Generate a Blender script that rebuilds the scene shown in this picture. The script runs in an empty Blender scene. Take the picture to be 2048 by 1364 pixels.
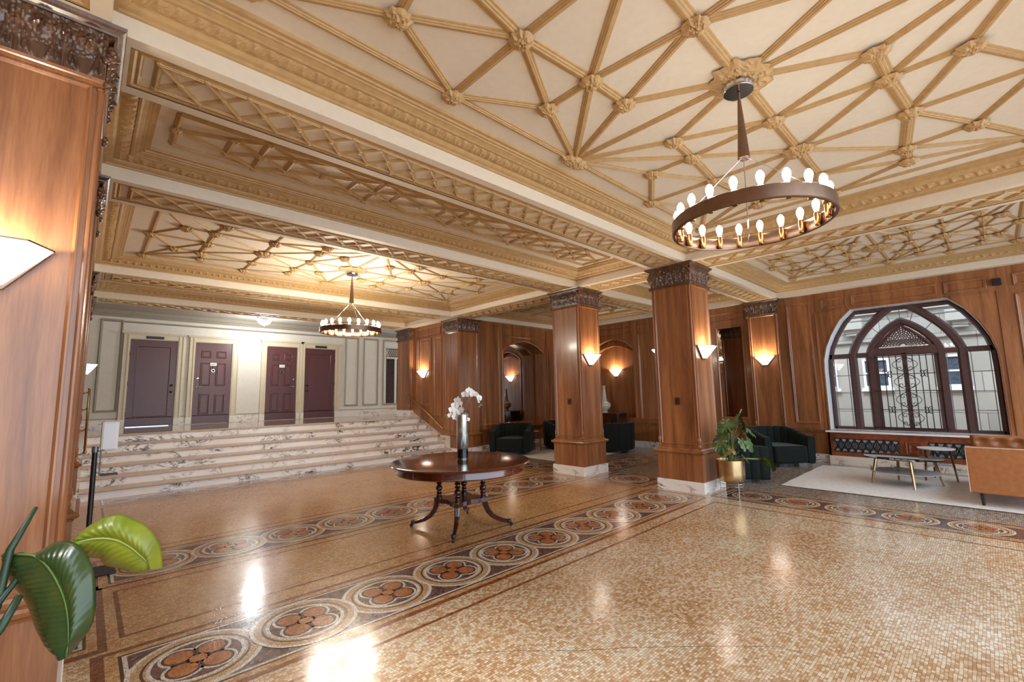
import bpy, math, random
from mathutils import Matrix, Vector, noise as mnoise
random.seed(7)
PI = math.pi
C = bpy.context.scene.collection
S = bpy.context.scene

# ---------------------------------------------------------------- camera, sky, exposure
cam_d = bpy.data.cameras.new('camera')
cam_d.sensor_width = 36.0
cam_d.lens = 898.077 / 2048 * 36.0
cam_d.clip_start = 0.05
cam = bpy.data.objects.new('camera', cam_d)
C.objects.link(cam)
YAW, PITCH, ROLL = math.radians(43.438), math.radians(6.7125), math.radians(-1.0752)
fw = Vector((math.cos(PITCH) * math.sin(YAW), math.cos(PITCH) * math.cos(YAW), math.sin(PITCH)))
rt = Vector((math.cos(YAW), -math.sin(YAW), 0))
up = rt.cross(fw)
r2 = math.cos(ROLL) * rt + math.sin(ROLL) * up
u2 = -math.sin(ROLL) * rt + math.cos(ROLL) * up
cam.matrix_world = Matrix(((r2.x, u2.x, -fw.x, 0), (r2.y, u2.y, -fw.y, 0), (r2.z, u2.z, -fw.z, 1.5), (0, 0, 0, 1)))
S.camera = cam
S.view_settings.view_transform = 'Standard'
S.view_settings.look = 'None'
S.view_settings.gamma = 1.0
S.view_settings.use_curve_mapping = False
S.view_settings.exposure = 0.88
W = bpy.data.worlds.new('sky'); S.world = W; W.use_nodes = True
bg = W.node_tree.nodes['Background']
bg.inputs[0].default_value = (0.76, 0.88, 1.0, 1)
bg.inputs[1].default_value = 2.4
S.cycles.max_bounces = 8
S.cycles.diffuse_bounces = 6
S.cycles.glossy_bounces = 4
S.cycles.transmission_bounces = 6
S.cycles.transparent_max_bounces = 10
S.cycles.sample_clamp_indirect = 4.0
S.cycles.caustics_reflective = False
S.cycles.caustics_refractive = False
# daylight falling on the street facade outside the window
sun_d = bpy.data.lights.new('sun', 'SUN'); sun_d.energy = 1.2; sun_d.angle = 0.2; sun_d.color = (1, .96, .9)
sun = bpy.data.objects.new('sun', sun_d); C.objects.link(sun)
sun.rotation_euler = Vector((-0.62, 0.0, 0.78)).to_track_quat('Z', 'Y').to_euler()

# ---------------------------------------------------------------- helpers
def srgb(r, g, b):
    f = lambda c: (c / 255 / 12.92) if c / 255 <= .04045 else ((c / 255 + .055) / 1.055) ** 2.4
    return (f(r), f(g), f(b), 1)

class MB:
    def __init__(s): s.v = []; s.f = []; s.mi = []; s.M = None; s.m = 0
    def add(s, vs, fs):
        n = len(s.v)
        if s.M is not None: vs = [tuple(s.M @ Vector(v)) for v in vs]
        s.v += [tuple(v) for v in vs]; s.f += [tuple(i + n for i in f) for f in fs]; s.mi += [s.m] * len(fs)
        return s
    def box(s, x0, x1, y0, y1, z0, z1):
        return s.add([(x0, y0, z0), (x1, y0, z0), (x1, y1, z0), (x0, y1, z0), (x0, y0, z1), (x1, y0, z1), (x1, y1, z1), (x0, y1, z1)],
              [(0, 3, 2, 1), (4, 5, 6, 7), (0, 1, 5, 4), (1, 2, 6, 5), (2, 3, 7, 6), (3, 0, 4, 7)])
    def quad(s, a, b, c, d): return s.add([a, b, c, d], [(0, 1, 2, 3)])
    def poly(s, pts, z0, z1):      # prism of a 2D outline between heights
        n = len(pts)
        return s.add([(p[0], p[1], z0) for p in pts] + [(p[0], p[1], z1) for p in pts],
              [tuple(range(n))[::-1], tuple(range(n, 2 * n))] + [(i, (i + 1) % n, n + (i + 1) % n, n + i) for i in range(n)])
    def flat(s, pts, z): return s.add([(p[0], p[1], z) for p in pts], [tuple(range(len(pts)))])
    def rect(s, r, prof, close=None):   # mitred moulding round a rectangle: prof = [(inset, height)]
        a0, a1, b0, b1 = r; vs = []; fs = []
        for d, h in prof: vs += [(a0 + d, b0 + d, h), (a1 - d, b0 + d, h), (a1 - d, b1 - d, h), (a0 + d, b1 - d, h)]
        for k in range(len(prof) - 1):
            for i in range(4): j = (i + 1) % 4; fs.append((4 * k + i, 4 * k + j, 4 * k + 4 + j, 4 * k + 4 + i))
        if close in ('end', 'both'): n = 4 * (len(prof) - 1); fs.append((n, n + 1, n + 2, n + 3))
        if close in ('start', 'both'): fs.append((3, 2, 1, 0))
        return s.add(vs, fs)
    def lathe(s, prof, c=(0, 0, 0), seg=24, cap=True):
        vs = []; fs = []; n = len(prof)
        for r, z in prof:
            for i in range(seg): a = 2 * PI * i / seg; vs.append((c[0] + r * math.cos(a), c[1] + r * math.sin(a), c[2] + z))
        for k in range(n - 1):
            for i in range(seg): j = (i + 1) % seg; fs.append((k * seg + i, k * seg + j, (k + 1) * seg + j, (k + 1) * seg + i))
        if cap: fs.append(tuple(range(seg))[::-1]); fs.append(tuple((n - 1) * seg + i for i in range(seg)))
        return s.add(vs, fs)
    def tube(s, pts, r, seg=8, cap=True):
        pts = [Vector(p) for p in pts]; n = len(pts); vs = []; fs = []
        rr = r if isinstance(r, (list, tuple)) else [r] * n
        ref = Vector((0, 0, 1))
        t0 = (pts[1] - pts[0]).normalized()
        if abs(t0.z) > .9: ref = Vector((1, 0, 0))
        nrm = t0.cross(ref).normalized()
        for i in range(n):
            t = (pts[min(i + 1, n - 1)] - pts[max(i - 1, 0)]).normalized()
            nrm = (nrm - t * nrm.dot(t)).normalized(); b = t.cross(nrm)
            for k in range(seg): a = 2 * PI * k / seg; vs.append(tuple(pts[i] + rr[i] * (math.cos(a) * nrm + math.sin(a) * b)))
        for i in range(n - 1):
            for k in range(seg): j = (k + 1) % seg; fs.append((i * seg + k, i * seg + j, (i + 1) * seg + j, (i + 1) * seg + k))
        if cap: fs.append(tuple(range(seg))[::-1]); fs.append(tuple((n - 1) * seg + i for i in range(seg)))
        return s.add(vs, fs)
    def bar(s, a, b, w, h):   # rectangular bar from a to b, w across (horizontal), h other
        a = Vector(a); b = Vector(b); t = (b - a).normalized()
        ref = Vector((0, 0, 1)) if abs(t.z) < .95 else Vector((0, 1, 0))
        x = t.cross(ref).normalized() * w / 2; y = x.normalized().cross(t) * h / 2
        vs = [tuple(p + sx * x + sy * y) for p in (a, b) for sx, sy in ((-1, -1), (1, -1), (1, 1), (-1, 1))]
        return s.add(vs, [(3, 2, 1, 0), (4, 5, 6, 7), (0, 1, 5, 4), (1, 2, 6, 5), (2, 3, 7, 6), (3, 0, 4, 7)])
    def ball(s, c, r, seg=10, rings=6, sc=(1, 1, 1)):
        vs = []; fs = []
        for i in range(rings + 1):
            th = PI * i / rings
            for k in range(seg):
                a = 2 * PI * k / seg
                vs.append((c[0] + sc[0] * r * math.sin(th) * math.cos(a), c[1] + sc[1] * r * math.sin(th) * math.sin(a), c[2] + sc[2] * r * math.cos(th)))
        for i in range(rings):
            for k in range(seg): j = (k + 1) % seg; fs.append((i * seg + k, (i + 1) * seg + k, (i + 1) * seg + j, i * seg + j))
        return s.add(vs, fs)
    def grid(s, fn, nu, nv, cu=False):
        vs = [fn(i / nu, j / nv) for i in range(nu + (0 if cu else 1)) for j in range(nv + 1)]; fs = []
        m = nu if cu else nu + 1
        for i in range(nu):
            for j in range(nv):
                a = i * (nv + 1) + j; b = ((i + 1) % m) * (nv + 1) + j; fs.append((a, b, b + 1, a + 1))
        return s.add(vs, fs)
    def build(s, name, mats, parent=None, smooth=False, bevel=0, kind=None, label=None, fix=False):
        me = bpy.data.meshes.new(name); me.from_pydata(s.v, [], s.f)
        if not isinstance(mats, (list, tuple)): mats = [mats]
        for m in mats: me.materials.append(m)
        if len(mats) > 1: me.polygons.foreach_set('material_index', s.mi)
        if fix:
            import bmesh
            bm = bmesh.new(); bm.from_mesh(me); bmesh.ops.remove_doubles(bm, verts=bm.verts, dist=1e-5)
            bmesh.ops.recalc_face_normals(bm, faces=bm.faces); bm.to_mesh(me); bm.free()
        if smooth:
            me.polygons.foreach_set('use_smooth', [True] * len(me.polygons))
            if smooth != 'all': me.set_sharp_from_angle(angle=math.radians(40))
        me.update()
        o = bpy.data.objects.new(name, me); C.objects.link(o)
        if parent is not None: o.parent = parent
        if bevel:
            b = o.modifiers.new('bevel', 'BEVEL'); b.width = bevel; b.segments = 2; b.limit_method = 'ANGLE'; b.angle_limit = .6
        if kind: o['kind'] = kind
        if label: o['label'] = label
        return o

def thing(name, label, cat, loc=(0, 0, 0), rz=0, group=None):
    o = bpy.data.objects.new(name, None); C.objects.link(o); o.empty_display_size = .1
    o.location = loc; o.rotation_euler = (0, 0, rz); o['label'] = label; o['category'] = cat
    if group: o['group'] = group
    return o
def tag(o, label, cat, group=None):
    o['label'] = label; o['category'] = cat
    if group: o['group'] = group
    return o
def kids(o): return [c for c in bpy.data.objects if c.parent == o]
def dup(root, loc, rz, label, group=None):
    r = root.copy(); C.objects.link(r); r.location = loc; r.rotation_euler = (0, 0, rz); r['label'] = label
    if group: r['group'] = group
    for ch in kids(root):
        c = ch.copy(); C.objects.link(c); c.parent = r
        for g in kids(ch):
            d = g.copy(); C.objects.link(d); d.parent = c
    return r
def struct_root(name):
    o = bpy.data.objects.new(name, None); C.objects.link(o); o['kind'] = 'structure'; return o

def MX(X): return Matrix(((0, 0, -1, X), (1, 0, 0, 0), (0, 1, 0, 0), (0, 0, 0, 1)))     # wall facing -X: (y, z, out)
def MPX(X): return Matrix(((0, 0, 1, X), (1, 0, 0, 0), (0, 1, 0, 0), (0, 0, 0, 1)))     # wall facing +X
def MY(Y): return Matrix(((1, 0, 0, 0), (0, 0, -1, Y), (0, 1, 0, 0), (0, 0, 0, 1)))     # wall facing -Y: (x, z, out)

# ---------------------------------------------------------------- materials
def new_mat(name):
    m = bpy.data.materials.new(name); m.use_nodes = True
    nt = m.node_tree; p = nt.nodes['Principled BSDF']
    return m, nt, p
def L(nt, a, b): nt.links.new(a, b)
def N(nt, t, **kw):
    n = nt.nodes.new(t)
    for k, v in kw.items(): setattr(n, k, v)
    return n
def ramp(nt, fac, stops, interp='LINEAR'):
    r = N(nt, 'ShaderNodeValToRGB'); r.color_ramp.interpolation = interp
    e = r.color_ramp.elements
    while len(e) < len(stops): e.new(.5)
    for i, (p, c) in enumerate(stops): e[i].position = p; e[i].color = c
    L(nt, fac, r.inputs[0]); return r.outputs[0]
def coords(nt, scale=(1, 1, 1), rot=(0, 0, 0)):
    t = N(nt, 'ShaderNodeTexCoord'); m = N(nt, 'ShaderNodeMapping'); m.inputs['Scale'].default_value = scale; m.inputs['Rotation'].default_value = rot
    L(nt, t.outputs['Object'], m.inputs[0]); return m.outputs[0]
def noise(nt, vec, scale, detail=4, rough=.5, dist=0):
    n = N(nt, 'ShaderNodeTexNoise'); n.inputs['Scale'].default_value = scale; n.inputs['Detail'].default_value = detail
    n.inputs['Roughness'].default_value = rough; n.inputs['Distortion'].default_value = dist; L(nt, vec, n.inputs['Vector']); return n.outputs['Fac']
def mixc(nt, fac, a, b, mode='MIX'):
    n = N(nt, 'ShaderNodeMix', data_type='RGBA', blend_type=mode)
    for s, v in ((0, fac), (6, a), (7, b)):
        if hasattr(v, 'is_output') or isinstance(v, bpy.types.NodeSocket): L(nt, v, n.inputs[s])
        else: n.inputs[s].default_value = v
    return n.outputs[2]
def bump(nt, p, h, strength=.3, dist=.01):
    b = N(nt, 'ShaderNodeBump'); b.inputs['Strength'].default_value = strength; b.inputs['Distance'].default_value = dist
    L(nt, h, b.inputs['Height']); L(nt, b.outputs[0], p.inputs['Normal'])
def math_(nt, op, a, b=None):
    n = N(nt, 'ShaderNodeMath', operation=op)
    for i, v in enumerate((a, b)):
        if v is None: continue
        if isinstance(v, (int, float)): n.inputs[i].default_value = v
        else: L(nt, v, n.inputs[i])
    return n.outputs[0]
def plain(name, col, rough=.5, metal=0, spec=.5, nb=0, var=0, coat=0):
    m, nt, p = new_mat(name); p.inputs['Base Color'].default_value = col
    p.inputs['Roughness'].default_value = rough; p.inputs['Metallic'].default_value = metal; p.inputs['Specular IOR Level'].default_value = spec
    p.inputs['Coat Weight'].default_value = coat
    v = coords(nt); n = noise(nt, v, 18, 4)
    k = var if var else .08
    dark = tuple(c * (1 - k) for c in col[:3]) + (1,); light = tuple(min(1, c * (1 + k)) for c in col[:3]) + (1,)
    L(nt, ramp(nt, n, [(.3, dark), (.7, light)]), p.inputs['Base Color'])
    if nb: bump(nt, p, noise(nt, v, 60, 3), nb, .004)
    return m
def wood(name, dark, mid, light, axis='z', rough=.28, coat=.25, fine=1.0):
    m, nt, p = new_mat(name)
    sc = {'z': (9, 9, .55), 'x': (.55, 9, 9), 'y': (9, .55, 9)}[axis]
    v = coords(nt, sc); v2 = coords(nt, tuple(c * 5 for c in sc)); v3 = coords(nt, tuple(c * .25 for c in sc))
    a = noise(nt, v, 1.0 * fine, 6, .6, .6); b = noise(nt, v2, 2.2, 3, .6); c = noise(nt, v3, 1.0, 2)
    s = math_(nt, 'ADD', math_(nt, 'MULTIPLY', a, .55), math_(nt, 'ADD', math_(nt, 'MULTIPLY', b, .2), math_(nt, 'MULTIPLY', c, .25)))
    L(nt, ramp(nt, s, [(.36, dark), (.5, mid), (.64, light)]), p.inputs['Base Color'])
    p.inputs['Roughness'].default_value = rough; p.inputs['Coat Weight'].default_value = coat; p.inputs['Coat Roughness'].default_value = .12
    bump(nt, p, b, .05, .002)
    return m
def emit(name, col, st):
    m, nt, p = new_mat(name); p.inputs['Base Color'].default_value = col
    p.inputs['Emission Color'].default_value = col; p.inputs['Emission Strength'].default_value = st; return m
def marble(name, base, vein, scale=2.2, rot=.6, amount=.5):
    m, nt, p = new_mat(name)
    v = coords(nt, (1, 1, 1.6), (0, .3, rot))
    d = noise(nt, v, scale, 6, .62, 1.6)
    w = math_(nt, 'ABSOLUTE', math_(nt, 'SUBTRACT', d, .5))
    line = ramp(nt, w, [(0, (1, 1, 1, 1)), (.012, (.75, .75, .75, 1)), (.045, (0, 0, 0, 1))])
    cl = ramp(nt, noise(nt, v, scale * .7, 3, .5, .8), [(.47, (0, 0, 0, 1)), (.66, (1, 1, 1, 1))])
    cl2 = ramp(nt, noise(nt, v, scale * 1.9, 5, .6, 2.2), [(.5, (0, 0, 0, 1)), (.72, (.7, .7, .7, 1))])
    f = math_(nt, 'MULTIPLY', math_(nt, 'ADD', math_(nt, 'MULTIPLY', line, amount * 1.3), math_(nt, 'MULTIPLY', cl2, amount)), cl)
    tint = ramp(nt, noise(nt, v, 1.3, 3), [(.35, base), (.7, tuple(c * k for c, k in zip(base[:3], (.93, .88, .84))) + (1,))])
    n = N(nt, 'ShaderNodeMath', operation='MINIMUM'); L(nt, f, n.inputs[0]); n.inputs[1].default_value = 1
    L(nt, mixc(nt, n.outputs[0], tint, vein), p.inputs['Base Color'])
    p.inputs['Roughness'].default_value = .22; return m

WOOD = wood('mahogany', srgb(104, 62, 36), srgb(144, 92, 56), srgb(174, 118, 74))
WOODX = wood('mahogany_rail', srgb(86, 38, 20), srgb(124, 62, 34), srgb(156, 84, 46), 'x')
CARVED = wood('carved_dark_wood', srgb(58, 38, 26), srgb(88, 60, 42), srgb(122, 86, 62), 'z', .32, .3)
TABLEW = wood('table_mahogany', srgb(38, 12, 8), srgb(70, 24, 14), srgb(100, 38, 20), 'x', .14, .8)
TABLEL = wood('leg_mahogany', srgb(28, 9, 7), srgb(50, 16, 12), srgb(72, 26, 17), 'z', .2, .6)
WALNUT = wood('walnut', srgb(40, 18, 14), srgb(72, 34, 24), srgb(96, 50, 34), 'z', .3, .2)
INLAY = wood('inlaid_chest_wood', srgb(24, 12, 8), srgb(60, 28, 14), srgb(120, 60, 24), 'z', .25, .4, 6.0)
CREAM = plain('ceiling_cream_plaster', srgb(222, 210, 190), .6, var=.03)
CREAMW = plain('panel_cream_plaster', srgb(222, 212, 196), .65, var=.03)
TAN = plain('gold_tan_plaster', srgb(184, 151, 104), .5, nb=.25, var=.10)
WALLC = plain('landing_wall_paint', srgb(214, 208, 194), .6, nb=.1, var=.03)
TAUPE = plain('taupe_moulding_paint', srgb(150, 139, 122), .5, var=.04)
CASING = plain('beige_casing_paint', srgb(206, 192, 164), .4, var=.04)
DOORM = plain('oxblood_door_paint', srgb(84, 42, 42), .35, spec=.5, var=.08)
MARBLE = marble('white_veined_marble', srgb(243, 242, 240), srgb(62, 54, 50), 2.6, .6, 1.0)
MARBLE2 = marble('grey_veined_marble', srgb(226, 218, 206), srgb(96, 72, 58), 3.4, .2, .95)
TREAD = plain('worn_pinkish_tread_marble', srgb(196, 174, 154), .3, var=.12)
BRASS = plain('brass', srgb(190, 140, 84), .25, 1, var=.05)
BRONZE = plain('brushed_bronze', srgb(134, 110, 94), .3, 1, var=.08)
STEEL = plain('polished_steel', srgb(200, 200, 204), .15, 1, var=.04)
GOLD = plain('brushed_gold', srgb(196, 170, 128), .26, 1, var=.06)
BLACK = plain('black_metal', srgb(20, 21, 24), .4, 0, var=.1)
BLACKP = plain('black_plastic', srgb(14, 14, 15), .5, 0, var=.1)
WHITEP = plain('white_plastic', srgb(236, 240, 244), .3, 0, var=.01)
PLATE = plain('white_name_plate', srgb(236, 230, 214), .4, 0, var=.01)
INK = plain('dark_lettering', srgb(60, 54, 50), .6)
CERAMIC = plain('crackled_white_ceramic', srgb(206, 198, 182), .2, 0, var=.08, coat=.4)
def velvet(name, col, sheen):
    m = plain(name, col, .75, 0, .2, .2, .2)
    p = m.node_tree.nodes['Principled BSDF']; p.inputs['Sheen Weight'].default_value = .6; p.inputs['Sheen Roughness'].default_value = .35
    p.inputs['Sheen Tint'].default_value = sheen; return m
VELVET = velvet('bottle_green_velvet', srgb(19, 25, 23), srgb(130, 142, 132))
LEATHER = plain('tan_leather', srgb(158, 100, 58), .38, 0, .5, .35, .12)
TWEED = plain('grey_tweed', srgb(120, 122, 126), .9, 0, .2, .6, .35)
RUGM = plain('pale_wool_rug', srgb(224, 220, 214), .95, 0, .1, .8, .10)
SOIL = plain('soil', srgb(44, 32, 24), .95, var=.3)
PETAL = plain('white_petal', srgb(243, 244, 242), .5, 0, var=.02)
BUD = plain('green_bud', srgb(150, 150, 96), .5)
STEM = plain('green_stem', srgb(110, 128, 70), .5, var=.15)
TWIG = plain('brown_twig', srgb(96, 64, 50), .6)
def leafmat(name, a, b, scale, rough=.3):
    m, nt, p = new_mat(name); v = coords(nt)
    L(nt, ramp(nt, noise(nt, v, scale, 4, .6, .5), [(.32, a), (.68, b)]), p.inputs['Base Color'])
    p.inputs['Roughness'].default_value = rough; p.inputs['Subsurface Weight'].default_value = .1; return m
LEAFD = leafmat('dark_green_leaf', srgb(18, 58, 34), srgb(62, 78, 34), 5, .26)
LEAFY = leafmat('yellow_green_leaf', srgb(96, 116, 28), srgb(136, 142, 40), 7, .35)
LEAFM = leafmat('monstera_leaf', srgb(34, 70, 44), srgb(96, 120, 56), 9, .28)
LEAFB = leafmat('browning_leaf', srgb(140, 126, 66), srgb(170, 140, 84), 9, .4)
RIBM = plain('pale_leaf_rib', srgb(92, 120, 50), .4)
MIRROR = plain('mirror_glass', srgb(210, 208, 204), .02, 1, var=.0001)
BULB = emit('lit_bulb', (1, .92, .80, 1), 17)
BULB2 = emit('bright_lit_bulb', (1, .90, .74, 1), 150)
SHADE = emit('lit_frosted_glass', (1, .93, .82, 1), 5.0)
SHADEC = emit('lit_cool_frosted_glass', (.55, .95, 1, 1), 2.6)
CRYST = emit('lit_crystal', (.9, .96, 1, 1), 7)
def glass(name, tint, refl=.12, rough=.02):
    m = bpy.data.materials.new(name); m.use_nodes = True; nt = m.node_tree; nt.nodes.clear()
    o = N(nt, 'ShaderNodeOutputMaterial'); t = N(nt, 'ShaderNodeBsdfTransparent'); g = N(nt, 'ShaderNodeBsdfGlossy'); x = N(nt, 'ShaderNodeMixShader')
    t.inputs[0].default_value = tint; g.inputs['Roughness'].default_value = rough
    fr = N(nt, 'ShaderNodeFresnel'); fr.inputs[0].default_value = 1.45; a = math_(nt, 'ADD', fr.outputs[0], refl - .04)
    L(nt, a, x.inputs[0]); L(nt, t.outputs[0], x.inputs[1]); L(nt, g.outputs[0], x.inputs[2]); L(nt, x.outputs[0], o.inputs[0]); return m
PANE = glass('window_glass', (.93, .97, 1, 1), .06)
TABLEG = glass('smoked_table_glass', (.62, .70, .74, 1), .22)
VASEG = glass('vase_glass', (.70, .76, .74, 1), .34)

def mosaic(name, stops, patch=None, grout=srgb(84, 58, 38), rough=.17):
    """small rectangular stone tesserae in running rows, each with a colour of its own"""
    m, nt, p = new_mat(name)
    t = N(nt, 'ShaderNodeTexCoord'); sx = N(nt, 'ShaderNodeSeparateXYZ'); L(nt, t.outputs['Object'], sx.inputs[0])
    wob = math_(nt, 'MULTIPLY', math_(nt, 'SUBTRACT', noise(nt, t.outputs['Object'], 7, 3), .5), .02)
    y = math_(nt, 'DIVIDE', math_(nt, 'ADD', sx.outputs[1], wob), .0165)
    row = math_(nt, 'FLOOR', y)
    wn = N(nt, 'ShaderNodeTexWhiteNoise', noise_dimensions='1D'); L(nt, row, wn.inputs['W'])
    wid = math_(nt, 'ADD', math_(nt, 'MULTIPLY', wn.outputs[0], .006), .021)
    x = math_(nt, 'ADD', math_(nt, 'DIVIDE', math_(nt, 'ADD', sx.outputs[0], math_(nt, 'MULTIPLY', wob, .8)), wid), math_(nt, 'MULTIPLY', wn.outputs[0], 31.0))
    col = math_(nt, 'FLOOR', x)
    cv = N(nt, 'ShaderNodeCombineXYZ'); L(nt, col, cv.inputs[0]); L(nt, row, cv.inputs[1])
    w2 = N(nt, 'ShaderNodeTexWhiteNoise', noise_dimensions='2D'); L(nt, cv.outputs[0], w2.inputs['Vector'])
    fac = w2.outputs[0]
    if patch:
        big = noise(nt, t.outputs['Object'], .9, 4, .6)
        fac = math_(nt, 'ADD', math_(nt, 'MULTIPLY', fac, 1 - patch), math_(nt, 'MULTIPLY', math_(nt, 'SUBTRACT', math_(nt, 'MULTIPLY', big, 2.2), .6), patch))
    c = ramp(nt, fac, stops)
    fx = math_(nt, 'FRACT', x); fy = math_(nt, 'FRACT', y)
    ex = math_(nt, 'MINIMUM', fx, math_(nt, 'SUBTRACT', 1.0, fx)); ey = math_(nt, 'MINIMUM', fy, math_(nt, 'SUBTRACT', 1.0, fy))
    e = math_(nt, 'MINIMUM', math_(nt, 'MULTIPLY', ex, 1.35), ey)
    g = ramp(nt, e, [(.03, (1, 1, 1, 1)), (.10, (0, 0, 0, 1))])
    L(nt, mixc(nt, math_(nt, 'MULTIPLY', g, .75), c, grout), p.inputs['Base Color'])
    wv = noise(nt, t.outputs['Object'], 3.0, 3)
    L(nt, math_(nt, 'ADD', math_(nt, 'MULTIPLY', noise(nt, t.outputs['Object'], 11, 3), .10), rough - .05), p.inputs['Roughness'])
    hh = math_(nt, 'ADD', math_(nt, 'MULTIPLY', w2.outputs[0], .012), math_(nt, 'ADD', math_(nt, 'MULTIPLY', wv, .6), math_(nt, 'MULTIPLY', g, -.03)))
    bump(nt, p, hh, .55, .008)
    p.inputs['Specular IOR Level'].default_value = .55
    p.inputs['Coat Weight'].default_value = .15; p.inputs['Coat Roughness'].default_value = .10
    return m
MOS = mosaic('field_mosaic', [(.0, srgb(150, 104, 66)), (.3, srgb(186, 144, 102)), (.5, srgb(204, 174, 138)), (.7, srgb(218, 200, 172)), (1, srgb(236, 229, 216))], .42)
MOSG = mosaic('far_field_mosaic', [(.0, srgb(150, 100, 56)), (.3, srgb(184, 134, 82)), (.55, srgb(204, 160, 108)), (.8, srgb(216, 180, 130)), (1, srgb(228, 204, 166))], .42)
MBRN = mosaic('brown_border_mosaic', [(0, srgb(104, 58, 34)), (1, srgb(150, 90, 52))])
MDRK = mosaic('umber_mosaic', [(0, srgb(70, 48, 44)), (1, srgb(128, 96, 86))])
MDK2 = mosaic('dark_line_mosaic', [(0, srgb(58, 36, 28)), (1, srgb(84, 54, 40))])
MWHT = mosaic('white_line_mosaic', [(0, srgb(206, 196, 180)), (1, srgb(236, 230, 216))])
MORG = mosaic('rust_mosaic', [(0, srgb(158, 92, 52)), (1, srgb(196, 128, 78))])
MTAN = mosaic('tan_ring_mosaic', [(0, srgb(178, 136, 92)), (1, srgb(208, 178, 136))])
MGRY = mosaic('grey_field_mosaic', [(0, srgb(120, 104, 92)), (.5, srgb(160, 144, 128)), (1, srgb(206, 196, 182))], .3)
# ================================================================= SETTING
ZS = 3.48          # underside of the ceiling beams
ZF = 3.60          # top of the plain beam face
ZP = 3.735         # plane of the coffer panels
XB = [(-.66, -.03), (6.62, 7.28), (10.93, 11.4)]                              # beams running along Y
YB = [(-1.62, -1.0), (3.05, 3.65), (5.2, 5.83), (9.2, 9.9), (11.5, 12.12)]    # beams running along X
WX = 11.08         # inner face of the window wall
WN = 9.33          # face of the arched north wall
WL = 13.7          # landing wall

# ---- floor
mb = MB(); M_ = dict(mos=0, mosg=1, brn=2, drk=3, dk2=4, wht=5, org=6, tan=7, gry=8)
FM = [MOS, MOSG, MBRN, MDRK, MDK2, MWHT, MORG, MTAN, MGRY]
def fr(x0, x1, y0, y1, m, k=0):
    mb.m = M_[m]; z = k * .0004; mb.quad((x0, y0, z), (x1, y0, z), (x1, y1, z), (x0, y1, z))
def disc(cx, cy, r, m, k, n=40):
    mb.m = M_[m]; mb.flat([(cx + r * math.cos(2 * PI * i / n), cy + r * math.sin(2 * PI * i / n)) for i in range(n)], k * .0004)
def ringf(cx, cy, r0, r1, m, k, a0=0, a1=2 * PI, n=44):
    mb.m = M_[m]; z = k * .0004
    for i in range(n):
        a = a0 + (a1 - a0) * i / n; b = a0 + (a1 - a0) * (i + 1) / n
        mb.quad((cx + r0 * math.cos(a), cy + r0 * math.sin(a), z), (cx + r1 * math.cos(a), cy + r1 * math.sin(a), z), (cx + r1 * math.cos(b), cy + r1 * math.sin(b), z), (cx + r0 * math.cos(b), cy + r0 * math.sin(b), z))
def quatrefoil(cx, cy, s, w, m, k):
    # four diagonal lobes joined by a square neck; w grows the outline
    for a in (45, 135, 225, 315):
        disc(cx + s * .57 * math.cos(math.radians(a)), cy + s * .57 * math.sin(math.radians(a)), s * .395 + w, m, k, 28)
    q = s * .26 + w; fr(cx - q, cx + q, cy - q, cy + q, m, k)
def medallion(cx, cy, R, k=3):
    s = R / .36
    ringf(cx, cy, .335 * s, .36 * s, 'wht', k); ringf(cx, cy, .29 * s, .335 * s, 'tan', k); ringf(cx, cy, .275 * s, .29 * s, 'dk2', k)
    ringf(cx, cy, .262 * s, .275 * s, 'tan', k)
    ringf(cx, cy, .238 * s, .262 * s, 'wht', k + 1); disc(cx, cy, .238 * s, 'drk', k + 1)
    quatrefoil(cx, cy, .222 * s, .022 * s, 'wht', k + 2); quatrefoil(cx, cy, .222 * s, .004 * s, 'dk2', k + 3); quatrefoil(cx, cy, .222 * s, -.012 * s, 'org', k + 4)
def band(axis, a0, a1, c, half, n):
    def R_(p0, p1, q0, q1, m, k): fr(p0, p1, q0, q1, m, k) if axis == 'x' else fr(q0, q1, p0, p1, m, k)
    R_(a0 - .16, a1 + .16, c - half - .13, c + half + .13, 'brn', 1)
    R_(a0 - .10, a1 + .10, c - half - .085, c + half + .085, 'mosg', 1.3)
    R_(a0 - .04, a1 + .04, c - half - .035, c + half + .035, 'dk2', 1.6)
    R_(a0 - .022, a1 + .022, c - half - .018, c + half + .018, 'wht', 2); R_(a0, a1, c - half, c + half, 'drk', 2.5)
    st = (a1 - a0) / n
    for i in range(n):
        p = a0 + st * (i + .5); medallion(*((p, c) if axis == 'x' else (c, p)), min(half * 1.02, .36), 3 + (i % 2) * 5)
fr(-2.5, 11.3, -5.0, 9.6, 'mos', 0)
fr(-.7, 6.6, 3.8, 9.6, 'mosg', .5); fr(7.3, 11.3, -5, 9.6, 'gry', .5)
band('x', .28, 6.33, 3.333, .325, 10)
band('x', .28, 6.33, 5.51, .325, 10)
band('x', 7.55, 10.7, 5.51, .28, 6)
band('x', .30, 6.60, 9.27, .20, 16)
band('y', -4.0, 2.75, 6.95, .25, 12)
band('y', 6.15, 8.85, 6.95, .25, 5)
band('y', 4.05, 4.85, 6.95, .33, 1)
band('y', 3.98, 5.0, -.05, .12, 4)
for (x0, x1, y0, y1) in ((.12, 6.32, -4.6, 2.76), (.22, 6.45, 3.92, 4.98), (.22, 6.45, 6.05, 8.86)):      # thin line round each field
    fr(x0 + .04, x1 - .04, y0 + .04, y1 - .04, 'brn', .93); f_ = 'mos' if y0 < 3 else 'mosg'; fr(x0 + .068, x1 - .068, y0 + .068, y1 - .068, f_, .96)
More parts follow.
